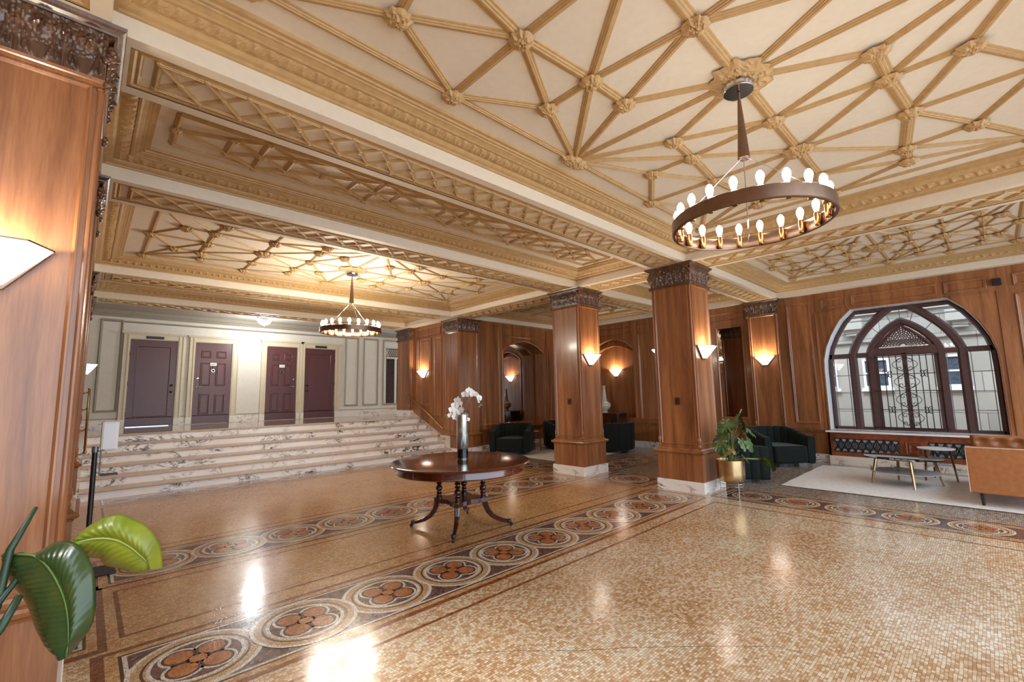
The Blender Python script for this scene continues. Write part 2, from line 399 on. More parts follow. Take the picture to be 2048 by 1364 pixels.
# a hairline crack across the near field
mb.m = M_['dk2']; px, py = 1.9, 1.05; random.seed(3)
crack = [(1.62, 2.32), (1.9, 2.1), (2.2, 1.8), (2.42, 1.62), (2.7, 1.36), (2.86, 1.2), (3.05, 1.0), (3.1, .8)]
for i in range(len(crack) - 1):
    (x0, y0), (x1, y1) = crack[i], crack[i + 1]
    for j in range(6):
        ax, ay = x0 + (x1 - x0) * j / 6, y0 + (y1 - y0) * j / 6; bx_, by_ = x0 + (x1 - x0) * (j + 1) / 6, y0 + (y1 - y0) * (j + 1) / 6
        o1 = random.uniform(-.006, .006)
        mb.quad((ax + o1, ay, .0006), (ax + o1 + .003, ay + .003, .0006), (bx_ + .003, by_ + .003, .0006), (bx_, by_, .0006))
mb.m = 0; mb.box(-2.5, 11.3, -5, 9.6, -.1, -.001)
fl = mb.build('floor', FM, kind='structure')

# ---- staircase of six marble steps with the landing
st = struct_root('floor_landing'); 
mb = MB(); mb.box(-.7, 9.2, 11.06, WL + .1, .80, .897); LANDM = plain('polished_landing_stone', srgb(150, 128, 108), .12, var=.15, coat=.5)
mb.build('landing_slab', LANDM, st)
stairs = thing('staircase', 'broad flight of six white veined marble steps with pinkish worn treads', 'stairs', (0, 9.57, 0))
for n in range(6):
    y0 = n * .29; z1 = (n + 1) * .15
    mb = MB(); mb.box(.02, 6.845, y0, (n + 1) * .29 + .03 if n < 5 else y0 + .1, z1 - .15, z1 - .035); mb.build('riser', MARBLE, stairs)
    mb = MB(); d = .29 if n < 5 else .05
    pr = [(y0 - .028, z1 - .035), (y0 - .034, z1 - .026), (y0 - .036, z1 - .018), (y0 - .034, z1 - .008), (y0 - .026, z1), (y0 + d, z1), (y0 + d, z1 - .036)]
    vs = [(x, p[0], p[1]) for x in (.02, 6.845) for p in pr]; k = len(pr)
    mb.add(vs, [tuple(range(k)), tuple(range(k, 2 * k))[::-1]] + [(i, i + k, (i + 1) % k + k, (i + 1) % k) for i in range(k)])
    mb.build('tread', TREAD, stairs)

# ---- walls -----------------------------------------------------
FR = [(0, 0), (0, .022), (.012, .026), (.02, .02), (.034, .018), (.044, .006), (.046, 0)]      # raised frame moulding
def frame(mb, a0, a1, b0, b1, prof=FR): mb.rect((a0, a1, b0, b1), prof)
def arch_pts(w, zs, za, n=14, k=.62):
    P = []
    for i in range(n + 1):
        t = i / n; f = k * (1 - (1 - t) ** 3) + (1 - k) * t; P.append((-w * (1 - t), zs + (za - zs) * f))
    return P
def wall_with_opening(mb, a0, a1, b0, b1, pts, bs, depth, back=False):
    """pts: outline of the opening from lower left over the top to lower right; bs: its sill"""
    L_ = [(pts[0][0], bs)] + pts + [(pts[-1][0], bs)]
    mb.add([(a0, b0, 0), (L_[0][0], b0, 0), (L_[0][0], b1, 0), (a0, b1, 0)], [(0, 1, 2, 3)])
    mb.add([(L_[-1][0], b0, 0), (a1, b0, 0), (a1, b1, 0), (L_[-1][0], b1, 0)], [(0, 1, 2, 3)])
    mb.add([(L_[0][0], b0, 0), (L_[-1][0], b0, 0), (L_[-1][0], bs, 0), (L_[0][0], bs, 0)], [(0, 1, 2, 3)])
    xs = pts
    for i in range(len(xs) - 1):
        if abs(xs[i][0] - xs[i + 1][0]) < 1e-6: continue
        lo, hi = xs[i], xs[i + 1]
        mb.add([(lo[0], lo[1], 0), (hi[0], hi[1], 0), (hi[0], b1, 0), (lo[0], b1, 0)], [(0, 1, 2, 3)])
def reveal(mb, pts, bs, depth, sill=True):
    L_ = [(pts[0][0], bs)] + pts + [(pts[-1][0], bs)]
    for i in range(len(L_) - 1):
        (a, b), (c, d) = L_[i], L_[i + 1]; mb.add([(a, b, 0), (c, d, 0), (c, d, -depth), (a, b, -depth)], [(0, 1, 2, 3)])
    if sill: mb.add([(L_[0][0], bs, 0), (L_[-1][0], bs, 0), (L_[-1][0], bs, -depth), (L_[0][0], bs, -depth)], [(0, 1, 2, 3)])
def ribbon(mb, pts, prof):
    """sweep (offset outward, height) profile along an open outline"""
    n = len(pts); nor = []
    for i in range(n):
        p = Vector(pts[max(i - 1, 0)]); q = Vector(pts[min(i + 1, n - 1)]); t = (q - p).normalized(); nor.append(Vector((-t.y, t.x)))
    vs = [(pts[i][0] + nor[i].x * d, pts[i][1] + nor[i].y * d, h) for i in range(n) for d, h in prof]; k = len(prof)
    mb.add(vs, [(i * k + j, (i + 1) * k + j, (i + 1) * k + j + 1, i * k + j + 1) for i in range(n - 1) for j in range(k - 1)])
RAIL = [(0, 0), (-.02, .0), (-.03, .02), (-.03, .035), (-.012, .04), (0, .03), (.01, .0)]
def rail_bar(mb, a0, a1, z, h=.05, out=.045): mb.box(a0, a1, z - h / 2, z + h / 2, 0, out); mb.box(a0, a1, z + h * .2, z + h / 2, 0, out * 1.5)

# window wall (faces -X).  local (a=y, b=z, c=out)
WC = 1.085
win_pts = [(WC - 1.23, 1.85), (WC - 1.22, 2.08), (WC - 1.16, 2.34), (WC - 1.06, 2.58), (WC - .97, 2.74), (WC - .89, 2.87), (WC - .70, 3.06), (WC + .70, 3.06), (WC + .89, 2.87), (WC + .97, 2.74), (WC + 1.06, 2.58), (WC + 1.16, 2.34), (WC + 1.22, 2.08), (WC + 1.23, 1.85)]
ww = struct_root('wall_east')
mb = MB(); mb.M = MX(WX)
wall_with_opening(mb, -4.5, 6.2, 0, 3.9, win_pts, .66, .4)
NC = 7.49; nic = [(NC + a, b) for a, b in arch_pts(.72, 2.68, 3.02)] ; nic += [(2 * NC - a, b) for a, b in nic[-2::-1]]
wall_with_opening(mb, 6.2, 11.0, 0, 3.9, nic, .78, .2)
mb.build('wood_panelling', WOOD, ww)
mb = MB(); mb.M = MX(WX)
reveal(mb, nic, .78, .2); mb.box(NC - .72, NC + .72, .75, 3.05, -.23, -.2)
inn = [(NC + (a - NC) * .93, 2.62 + (b - 2.68) * .72) if b > 2.68 else (NC + (a - NC) * .93, b) for a, b in nic]
ribbon(mb, [(inn[0][0], .78)] + inn + [(inn[-1][0], .78)], [(0, -.2), (0, -.1), (-.02, -.1), (-.025, -.14), (-.03, -.2)])
nico = [(nic[0][0], .78)] + nic + [(nic[-1][0], .78)]
ribbon(mb, nico, [(0, 0), (0, .03), (.02, .035), (.05, .02), (.055, 0)])
for (a0, a1, b0, b1) in ((2.47, 2.92, .77, 3.33), (1.84, 2.28, 3.13, 3.34), (.50, 1.76, 3.13, 3.34), (-.12, .41, 3.13, 3.34), (-1.2, -.42, 3.13, 3.34), (-1.2, -.42, .8, 3.0), (5.95, 6.61, .74, 3.1), (8.37, 9.03, .74, 3.1),
      (5.95, 6.61, 3.16, 3.36), (6.78, 8.2, 3.14, 3.36), (8.37, 9.03, 3.16, 3.36), (3.80, 5.05, 3.12, 3.34)):
    frame(mb, a0, a1, b0, b1)
frame(mb, -.30, 2.40, .70, 3.10, [(0, 0), (0, .018), (.014, .022), (.028, .012), (.034, 0)]) if False else None
ribbon(mb, [(2.40, .68), (2.40, 3.08), (1.86, 3.08)], [(0, 0), (0, .02), (.02, .02), (.026, 0)])
ribbon(mb, [(.34, 3.08), (-.24, 3.08), (-.24, .68)], [(0, 0), (0, .02), (.02, .02), (.026, 0)])
ribbon(mb, [(win_pts[0][0], .66)] + win_pts + [(win_pts[-1][0], .66)], [(0, 0), (0, .012), (.02, .016), (.028, 0)])
for a0, a1 in ((2.34, 3.05), (3.72, 5.2), (5.87, 9.33), (-4.4, -.3)): rail_bar(mb, a0, a1, .63)
mb.build('panel_moulding', WOOD, ww)
mb = MB(); mb.M = MX(WX)
for a0, a1 in ((2.34, 3.05), (3.7, 5.2), (5.85, 9.33), (-4.4, -.3)): mb.box(a0, a1, 0, .165, 0, .03)
mb.build('baseboard_east', MARBLE, kind='structure')
# white painted reveal of the arched window
mb = MB(); mb.M = MX(WX); reveal(mb, win_pts, .66, .38); mb.build('window_reveal', plain('white_reveal_paint', srgb(222, 226, 230), .4, var=.02), ww)

# the arched window
win = struct_root('window_1')
FWOOD = plain('dark_red_window_timber', srgb(80, 54, 52), .45, var=.12)
GX = WX + .36
def wedge(cy, pts):        # offsets from the window centre
    return [(WC + cy * a, b) for a, b in pts]
mb = MB(); mb.M = MX(GX)
wo = [(a, b) for a, b in win_pts]
ribbon(mb, [(wo[0][0], .66)] + wo + [(wo[-1][0], .66)], [(.0, .02), (-.02, .05), (-.055, .05), (-.075, .02), (-.075, -.03)])
# big arch mullion and inner arch mullion: vertical below the transom, pointed arcs above
def full(P): return [(WC + a, b) for a, b in P] + [(WC - a, b) for a, b in P[-2::-1]]
def smoothp(P):
    for _ in range(2):
        Q = [P[0]]
        for (a, b), (c, d) in zip(P, P[1:]): Q += [(a * .75 + c * .25, b * .75 + d * .25), (a * .25 + c * .75, b * .25 + d * .75)]
        P = Q + [P[-1]]
    return P
big = full(smoothp([(-.80, 2.17), (-.74, 2.35), (-.65, 2.52), (-.55, 2.66), (-.42, 2.80), (-.28, 2.94), (-.14, 3.05), (0, 3.14)]))
inner = full(smoothp([(-.515, 2.17), (-.49, 2.27), (-.43, 2.38), (-.36, 2.48), (-.27, 2.58), (-.17, 2.67), (-.08, 2.73), (0, 2.77)]))
MUL = [(.07, -.03), (.07, .03), (.035, .07), (-.035, .07), (-.07, .03), (-.07, -.03)]
MU2 = [(.062, -.03), (.062, .03), (.03, .07), (-.03, .07), (-.062, .03), (-.062, -.03)]
bigc = [p for p in big]
ribbon(mb, [(WC - .80, .66)] + big + [(WC + .80, .66)], MUL)
ribbon(mb, [(WC - .515, .66)] + inner + [(WC + .515, .66)], MU2)
mb.box(WC - 1.2, WC + 1.2, 2.10, 2.19, -.03, .05); mb.box(WC - .5, WC + .5, 2.12, 2.26, -.03, .06)
mb.box(WC - 1.2, WC + 1.2, .64, .71, -.03, .05)
for s_ in (-1, 1):
    mb.box(WC + s_ * .91 - .03, WC + s_ * .91 + .03, .66, 2.12, -.02, .03) if False else None
mb.box(WC - .035, WC + .035, .66, 2.14, -.02, .06)                       # centre post of the casement
for s_ in (-1, 1): mb.box(WC + s_ * .44 - .025, WC + s_ * .44 + .025, .68, 2.12, -.02, .04)
# tympanum panel, pierced by hand-cut openings: a solid pointed plate behind a fan of light holes
tym = [(WC - .44, 2.25), (WC - .30, 2.44), (WC - .14, 2.60), (WC, 2.70), (WC + .14, 2.60), (WC + .30, 2.44), (WC + .44, 2.25)]
ribbon(mb, tym, [(.0, -.02), (.0, .045), (-.035, .05), (-.05, .02)])
mb.build('window_frame', FWOOD, win)
# fan tracery: a dark openwork of radiating bars with round eyelets
mb = MB(); mb.M = MX(GX)
c0 = (WC, 2.285)
def inside_tri(a, b, m=0):
    t = abs(a - WC); return b > 2.268 - m and b < 2.25 + .44 * (1 - (t / .43) ** 1.15) + m
def pp(r_, th): return (c0[0] + r_ * math.sin(th) * 1.08, c0[1] + r_ * math.cos(th) - .005)
NTH = 13
for kr in range(9):
    r0, r1 = .05 + kr * .042, .05 + (kr + 1) * .042
    for kt in range(NTH):
        t0, t1 = -PI / 2 + PI * kt / NTH, -PI / 2 + PI * (kt + 1) / NTH
        c = pp((r0 + r1) / 2, (t0 + t1) / 2)
        if not inside_tri(*c, m=.012): continue
        n = 12; hole = []; rim = []
        for i in range(n):
            an = 2 * PI * i / n + .001; ur, ut = math.cos(an), math.sin(an); s_ = 1 / max(abs(ur), abs(ut))
            rim.append(pp((r0 + r1) / 2 + (r1 - r0) / 2 * ur * s_, (t0 + t1) / 2 + (t1 - t0) / 2 * ut * s_))
            q = (.56 + .20 * math.cos(4 * an)) ; hole.append(pp((r0 + r1) / 2 + (r1 - r0) / 2 * ur * q, (t0 + t1) / 2 + min((t1 - t0) / 2, .021 / ((r0 + r1) / 2)) * ut * q))
        solid = not all(inside_tri(*h_) for h_ in hole)
        for z_ in (.012, -.004):
            if solid: mb.add([(p_[0], p_[1], z_) for p_ in rim], [tuple(range(n))])
            else: mb.add([(p_[0], p_[1], z_) for p_ in rim + hole], [(i, (i + 1) % n, n + (i + 1) % n, n + i) for i in range(n)])
        if not solid: mb.add([(p_[0], p_[1], z_) for z_ in (.012, -.004) for p_ in hole], [(i, (i + 1) % n, n + (i + 1) % n, n + i) for i in range(n)])
ringp = [(c0[0] + .05 * math.cos(PI * i / 10), c0[1] + .05 * math.sin(PI * i / 10)) for i in range(11)]
ribbon(mb, ringp, [(-.012, .0), (-.012, .02), (.012, .02), (.012, 0)])
mb.build('tracery', FWOOD, win)
# leaded panes: glass plus thin grey lead strips
LEAD = plain('grey_lead', srgb(120, 124, 130), .5)
zz = [.71, 1.06, 1.40, 1.745, 2.10]
def pane(a0, a1, b0, b1):
    m2 = MB(); m2.M = MX(GX); m2.quad((a0, b0, 0), (a1, b0, 0), (a1, b1, 0), (a0, b1, 0)); g = m2.build('pane', PANE, win)
def lead(mb, p, q, w=.012): mb.bar((p[0], p[1], .004), (q[0], q[1], .004), .012, w)
ml = MB(); ml.M = MX(GX)
for s_ in (-1, 1):
    for (u0, u1) in ((.88, 1.15), (.57, .76)):
        a0, a1 = sorted((WC + s_ * u0, WC + s_ * u1)); pane(a0, a1, .70, 2.11)
        for z in zz: lead(ml, (a0, z), (a1, z))
        lead(ml, (a0 + .02, .71), (a0 + .02, 2.1), .02); lead(ml, (a1 - .02, .71), (a1 - .02, 2.1), .02)
    a0, a1 = sorted((WC + s_ * .035, WC + s_ * .43)); pane(a0, a1, .70, 2.12)
def strip_between(outer, innr, n):
    m2 = MB(); m2.M = MX(GX)
    def at(P, t):
        f = t * (len(P) - 1); i = min(int(f), len(P) - 2); f -= i; return (P[i][0] * (1 - f) + P[i + 1][0] * f, P[i][1] * (1 - f) + P[i + 1][1] * f)
    K = 24
    for i in range(K):
        p, q, r_, s_ = at(outer, i / K), at(outer, (i + 1) / K), at(innr, (i + 1) / K), at(innr, i / K)
        m2.quad((p[0], p[1], 0), (q[0], q[1], 0), (r_[0], r_[1], 0), (s_[0], s_[1], 0))
    m2.build('pane', PANE, win)
    for i in range(n + 1): lead(ml, at(outer, i / n), at(innr, i / n))
strip_between(big, inner, 8)
out_arc = [(WC - 1.17, 2.19), (WC - 1.12, 2.36), (WC - 1.02, 2.58), (WC - .86, 2.84), (WC - .66, 3.04), (WC, 3.045), (WC + .66, 3.04), (WC + .86, 2.84), (WC + 1.02, 2.58), (WC + 1.12, 2.36), (WC + 1.17, 2.19)]
half_b = [(a, min(b, 3.045)) for a, b in big]; strip_between(out_arc, half_b, 10)
m2 = MB(); m2.M = MX(GX); m2.flat([(a, b) for a, b in tym], -.01); m2.build('pane', PANE, win)
ml.build('lead_strip', LEAD, win)
# wrought iron grille in front of the middle light
gr = thing('window_grille', 'black wrought iron scrollwork grille across the middle of the arched window', 'grille', (WX + .27, WC, .66))
GI = Matrix(((0, 0, -1, 0), (1, 0, 0, 0), (0, 1, 0, 0), (0, 0, 0, 1)))
mb = MB(); mb.M = GI
for z, w in ((.06, .53), (.76, .50), (1.42, .50), (.40, .42), (1.08, .42)): mb.bar((-w, z, 0), (w, z, 0), .014, .012 if w < .45 else .022)
for u in (-.40, -.31, -.22, -.12, .12, .22, .31, .40): mb.tube([(u, .04, 0), (u, 1.44, 0)], .007, 6)
mb.build('bar', BLACK, gr)
mb = MB(); mb.M = GI
def scroll(cx, cy, r, turns, sx, sy, start=0):
    P = []
    for i in range(26):
        t = i / 25; a = start + turns * 2 * PI * t; q = r * (1 - .82 * t); P.append((cx + sx * q * math.cos(a), cy + sy * q * math.sin(a), .004))
    return P
def hscroll(cx, cy, s_, sy):  # C-shaped heart half
    P = scroll(cx + s_ * .055, cy + sy * .10, .05, 1.2, s_, sy, PI)
    return P
for cy in (.22, .58, .94, 1.26):
    for s_ in (-1, 1):
        for sy in (-1, 1):
            mb.tube([(s_ * .0, cy, .004)] + [(p[0], p[1], p[2]) for p in scroll(s_ * .075, cy + sy * .07, .05, 1.15, -s_, sy, 0)], .0055, 5)
for s_ in (-1, 1):
    for (z0, z1) in ((.08, .42), (.42, .76), (.76, 1.1), (1.1, 1.42)):
        mb.tube([(s_ * (.015 + .17 * math.sin(PI * t / 12) ** 1.5), z0 + (z1 - z0) * t / 12, 0) for t in range(13)], .0055, 5)
    for z in (.40, 1.08):
        for k in range(4):
            sx, sy = (1 if k % 2 else -1), (1 if k < 2 else -1)
            mb.tube([(s_ * .26, z, .004)] + [(s_ * .26 + q[0], z + q[1], .004) for q in [(p[0], p[1]) for p in scroll(sx * .035, sy * .035, .03, .9, -sx, sy, 0)]], .007, 5)
mb.build('scroll', BLACK, gr)

# radiator cover under the window with a marble shelf
rad = thing('radiator_cover', 'long wooden radiator cover with pierced iron grilles below the arched window', 'radiator cover', (10.93, 0, 0))
RM = Matrix(((0, 0, -1, 0), (1, 0, 0, 0), (0, 1, 0, 0), (0, 0, 0, 1)))
R1 = (-.12, .86); R2 = (1.25, 2.25)
mb = MB(); mb.M = RM
for a0, a1, b0, b1 in ((-.25, 2.34, .51, .62), (-.25, 2.34, .165, .245), (-.25, R1[0], .245, .51), (R1[1], R2[0], .245, .51), (R2[1], 2.34, .245, .51)): mb.box(a0, a1, b0, b1, -.03, 0)
mb.box(2.31, 2.34, .165, .62, -.15, 0); frame(mb, .94, 1.17, .26, .50); frame(mb, .985, 1.125, .30, .46)
mb.build('body', WOODX, rad)
mb = MB(); mb.M = RM; mb.box(-.25, 2.34, .0, .165, -.03, .035); mb.build('marble_base', MARBLE2, rad)
mb = MB(); mb.M = RM; mb.box(-.25, 2.37, .62, .655, -.5, .04); sh = mb.build('marble_shelf', plain('pale_marble_shelf', srgb(226, 228, 232), .12, var=.05), rad)
mb = MB(); mb.M = RM
for i in range(34):
    for a0 in (1.35, .10): mb.box(a0 + i * .024, a0 + i * .024 + .011, .6555, .6565, -.20, -.15)
mb.box(.98, 1.24, .6555, .659, -.22, -.12)
mb.build('vent_slots', BLACK, sh)
for (g0, g1) in (R1, R2):
    mb = MB(); mb.M = RM; w = g1 - g0; n = 9
    for i in range(n):
        u0 = g0 + w * i / n; u1 = g0 + w * (i + 1) / n
        mb.bar((u0, .25, -.01), (u1, .505, -.01), .016, .012); mb.bar((u0, .505, -.01), (u1, .25, -.01), .016, .012)
        mb.tube([((u0 + u1) / 2 + .035 * math.cos(k * PI / 6), .378 + .06 * math.sin(k * PI / 6), -.01) for k in range(13)], .006, 4)
        mb.bar((u0, .25, -.01), (u0, .505, -.01), .01, .01)
    for z in (.255, .315, .44, .50): mb.bar((g0, z, -.01), (g1, z, -.01), .01, .01)
    mb.build('grille', BLACK, rad)
mb = MB(); mb.M = RM; mb.box(-.2, 2.3, .2, .55, -.045, -.03)
for i in range(60): mb.box(-.2 + i * .042, -.19 + i * .042, .2, .55, -.03, -.026)
mb.build('radiator_fins', plain('grey_radiator', srgb(176, 190, 204), .4, var=.1), rad)

# tall mirror panel between the two wall pilasters
mb = MB(); mb.M = MX(WX); mb.quad((3.88, .87, .012), (4.43, .87, .012), (4.43, 2.97, .012), (3.88, 2.97, .012)); mr = mb.build('wall_mirror', MIRROR)
tag(mr, 'tall plain mirror set in the wood panelling between two wall pilasters left of the window', 'mirror')
mb = MB(); mb.M = MX(WX); frame(mb, 3.84, 4.47, .83, 3.01, [(0, 0), (0, .024), (.02, .03), (.04, .014), (.044, .01)]); mb.build('frame', WOOD, mr)

# north wall with a deep mirrored arch (faces -Y). local (a=x, b=z, c=out)
wn = struct_root('wall_north')
AC = 9.30; na = [(AC + a, b) for a, b in arch_pts(.83, 2.70, 3.02)]; na += [(2 * AC - a, b) for a, b in na[-2::-1]]
mb = MB(); mb.M = MY(WN)
wall_with_opening(mb, 7.28, 11.1, 0, 3.9, na, .55, .4); mb.build('wood_panelling', WOOD, wn)
mb = MB(); mb.M = MY(WN); reveal(mb, na, .55, .42); mb.box(AC - .83, AC + .83, .5, 3.05, -.45, -.42)
ribbon(mb, [(na[0][0], .55)] + na + [(na[-1][0], .55)], [(0, 0), (0, .03), (.02, .035), (.05, .02), (.055, 0)])
for (a0, a1, b0, b1) in ((8.49, 10.19, 3.12, 3.40), (7.58, 8.33, .68, 3.40), (10.28, 10.95, .68, 3.40)): frame(mb, a0, a1, b0, b1)
rail_bar(mb, 7.5, 11.05, .55, .05, .05); mb.box(8.40, 8.44, .6, 3.4, 0, .02); mb.box(10.19, 10.23, .6, 3.4, 0, .02)
mb.build('panel_moulding', WOOD, wn)
mb = MB(); mb.M = MY(WN); mb.box(7.5, 11.05, 0, .165, 0, .03); mb.build('baseboard_north', MARBLE, kind='structure')
mi = [(AC + (a - AC) * .9, b - .05) for a, b in na]
mb = MB(); mb.M = MY(WN + .415); mb.flat([(mi[0][0], .69)] + mi + [(mi[-1][0], .69)], 0); am = mb.build('arched_mirror', MIRROR)
tag(am, 'arched mirror at the back of the deep wooden niche behind the armchairs', 'mirror')
mb = MB(); mb.M = MY(WN + .415); ribbon(mb, [(mi[0][0], .69)] + mi + [(mi[-1][0], .69)], [(.0, .0), (.0, .02), (.03, .02), (.04, 0)]); mb.box(mi[0][0] - .04, mi[-1][0] + .04, .64, .69, 0, .025); mb.build('frame', WOOD, am)

# panelled wall beside the stairs (faces -X)
XS = 6.95
wst = struct_root('wall_stair')
mb = MB(); mb.M = MX(XS); mb.box(9.6, 12.2, 0, 3.9, -.1, 0); mb.build('wood_panelling', WOOD, wst)
mb = MB(); mb.M = MX(XS)
for (a0, a1) in ((11.27, 11.38), (10.62, 11.20), (10.10, 10.50)):
    zb = lambda y: .62 + max(0, (y - 10.0)) * .40
    mb.rect((a0, a1, zb(a1) + .12, 3.10), FR)
frame(mb, 10.15, 11.42, 3.18, 3.40); frame(mb, 10.70, 11.12, 1.25, 3.02, [(0, 0), (0, .012), (.02, .016), (.03, 0)])
mb.bar((9.98, .80, .012), (11.45, 1.36, .012), .03, .03); mb.bar((10.1, .72, .012), (11.2, 1.16, .012), .02, .012)
mb.build('panel_moulding', WOOD, wst)
mb = MB(); mb.M = MX(XS); pts = [(9.62, 0), (9.62, .47), (10.13, .47), (11.55, 1.03), (12.1, 1.06), (12.1, 0)]
mb.poly(pts, 0, .108); mb.build('baseboard_stair', MARBLE2, kind='structure')
# left hand wall behind the columns, and its stair skirting
wl = struct_root('wall_west')
mb = MB(); mb.M = MPX(-.72); mb.box(2.7, 13.8, 0, 3.9, -.1, 0); mb.build('wood_panelling', WOOD, wl)
mb = MB(); mb.M = MPX(-.05); mb.poly([(9.50, 0), (9.50, .30), (9.62, .47), (11.2, 1.05), (12.1, 1.06), (12.1, 0)], -.5, .075); mb.build('baseboard_west', MARBLE2, kind='structure')

mb = MB(); mb.box(-2.6, -2.5, -5, 2.7, 0, 3.9); mb.box(-2.6, -.72, 2.7, 2.8, 0, 3.9); mb.build('wood_panelling', WOOD, wl)  # out-of-view wall and return, added to block sky light from the west
# landing wall with its mouldings (faces -Y)
wl2 = struct_root('wall_landing')
mb = MB(); mb.M = MY(WL); mb.box(-.72, 9.2, .8, 3.9, -.1, 0); mb.build('plaster', WALLC, wl2)
mb = MB(); mb.M = MY(WL)
P4 = [(0, 0), (0, .02), (.015, .026), (.04, .018), (.048, 0)]
for (a0, a1, b0, b1) in ((-.55, -.05, 1.26, 3.38), (.14, .54, 1.26, 3.38), (5.80, 6.24, 1.22, 3.36), (6.40, 6.92, 1.22, 3.36), (7.08, 8.2, 1.22, 3.36)): mb.rect((a0, a1, b0, b1), P4)
ribbon(mb, [(.14, 3.36), (5.8, 3.36)][::-1], [(0, 0), (0, .02), (.02, .024), (.04, 0)])
mb.box(-.7, 9, 3.46, 3.60, 0, .06); mb.box(-.7, 9, 3.50, 3.60, 0, .12); mb.box(-.7, 9, 3.44, 3.46, 0, .03); mb.box(-.7, 9, 1.10, 1.115, 0, .012)
mb.build('wall_moulding', TAUPE, wl2)
mb = MB(); mb.M = MY(WL)
for a0, a1 in ((-.7, .55), (1.68, 1.82), (2.90, 3.44), (5.63, 9.0)): mb.box(a0, a1, .897, 1.075, 0, .02)
mb.build('baseboard_landing', MARBLE2, kind='structure')

# four doors on the landing
def door(i, x0, x1, six, hinge_left, c0, c1):
    d = struct_root('door_%d' % i); w = x1 - x0; z0, z1 = .91, 2.94
    mb = MB(); mb.M = MY(WL - .012)
    mb.box(x0, x1, z0, z1, -.04, 0)
    if six:
        for (u0, u1) in ((.13, .42), (.58, .87)):
            for (v0, v1) in ((.06, .28), (.36, .64), (.70, .86) if False else (.79, .91)):
                pass
        for (u0, u1) in ((.15, .43), (.57, .85)):
            for (v0, v1) in ((.11, .36), (.46, .75), (.81, .90)):
                mb.rect((x0 + u0 * w, x0 + u1 * w, z0 + v0 * 2.03, z0 + v1 * 2.03), [(0, 0), (.012, .006), (.03, -.006), (.045, .010)], 'end')
    else:
        mb.rect((x0 + .14 * w, x1 - .14 * w, z0 + .22, z1 - .16), [(0, 0), (0, .010), (.02, -.008), (.035, -.012)], 'end')
    mb.build('leaf', DOORM, d)
    mb = MB(); mb.M = MY(WL)
    top = 3.06
    mb.poly([(c0, .9), (c0, top), (c1, top), (c1, .9), (x1 + .01, .9), (x1 + .01, z1 + .01), (x0 - .01, z1 + .01), (x0 - .01, .9)], 0, .045)
    for a, b in ((c0, c0 + .02), (x0 - .05, x0 - .03), (x1 + .03, x1 + .05), (c1 - .02, c1)): mb.box(a, b, 1.07, top, .045, .06)
    mb.box(c0 - .03, c1 + .03, top, top + .025, 0, .085); mb.box(c0 - .045, c1 + .045, top + .025, top + .05, 0, .11)
    mb.build('casing', CASING, d)
    mb = MB(); mb.M = MY(WL)
    mb.box(c0 - .005, x0 - .01, .9, 1.07, 0, .055); mb.box(x1 + .01, c1 + .005, .9, 1.07, 0, .055); mb.build('plinth_block', plain('pale_plinth_marble', srgb(222, 216, 200), .3, var=.05), d)
    cx = (x0 + x1) / 2 + (.02 if not six else 0)
    mb = MB(); mb.M = MY(WL); pz = 2.36 if six else 2.42
    mb.box(cx - .07, cx + .07, pz, pz + .075, .02 if six else -.02, .028 if six else -.005 + .012)
    pl = mb.build('name_plate', PLATE, d)
    mb = MB(); mb.M = MY(WL); h = .0285 if six else .0075
    for k in range(7): mb.box(cx - .05 + k * .0145, cx - .05 + k * .0145 + .009, pz + .028, pz + .046, h, h + .001)
    mb.build('lettering', INK, pl)
    hx = x0 + (.07 if not hinge_left else w - .07); s_ = 1 if not hinge_left else -1
    if six:
        mb = MB(); mb.M = MY(WL); mb.lathe([(.0, .0), (.03, .0), (.03, .012), (.0, .016)], (0, 0, 0), 12) if False else None
        mb.box(cx - .022, cx + .022, 2.17, 2.33, 0, .012)
        mb.tube([(cx + .035 * math.cos(a * PI / 8), 2.23 + .035 * math.sin(a * PI / 8), .03) for a in range(17)], .007, 6); mb.ball((cx, 2.30, .02), .02); mb.build('door_knocker', STEEL, d)
        mb = MB(); mb.M = MY(WL); mb.ball((hx, 2.03, .01), .03, 12, 6, (1, 1, .4)); mb.build('deadbolt', STEEL, d)
        mb = MB(); mb.M = MY(WL); mb.ball((hx, 1.82, .01), .028, 12, 6, (1, 1, .6)); mb.tube([(hx, 1.82, .04), (hx + s_ * .05, 1.825, .05), (hx + s_ * .11, 1.83, .045), (hx + s_ * .13, 1.845, .045)], [.012, .010, .009, .006], 8); mb.build('lever_handle', STEEL, d)
    else:
        mb = MB(); mb.M = MY(WL); mb.box(hx - .028, hx + .028, 1.62, 1.98, -.012, .004); mb.ball((hx, 1.86, .03), .028); mb.ball((hx, 1.70, .03), .028); mb.build('knob_plate', plain('dark_bronze', srgb(60, 46, 40), .35, .8), d)
        mb = MB(); mb.M = MY(WL); mb.box((x0 + x1) / 2 - .17, (x0 + x1) / 2 + .17, 2.965, 3.03, .045, .056); mb.build('vent_plate', BLACK, d)
        mb = MB(); mb.M = MY(WL)
        for z in (1.2, 1.9, 2.6): q = x1 + .004 if not hinge_left else x0 - .004; mb.tube([(q, z - .05, .0), (q, z + .05, .0)], .012, 8)
        mb.build('hinge', plain('dark_bronze', srgb(60, 46, 40), .35, .8), d)
    return d
d1 = door(1, .69, 1.57, False, True, .56, 1.70)
door(2, 1.95, 2.74, True, False, 1.82, 2.90); door(3, 3.59, 4.38, True, True, 3.45, 4.50); door(4, 4.61, 5.48, False, False, 4.50, 5.62)
mb = MB(); mb.M = MY(WL); mb.box(.70, 1.50, .90, .925, -.01, .012); mb.build('door_sweep', STEEL, d1)

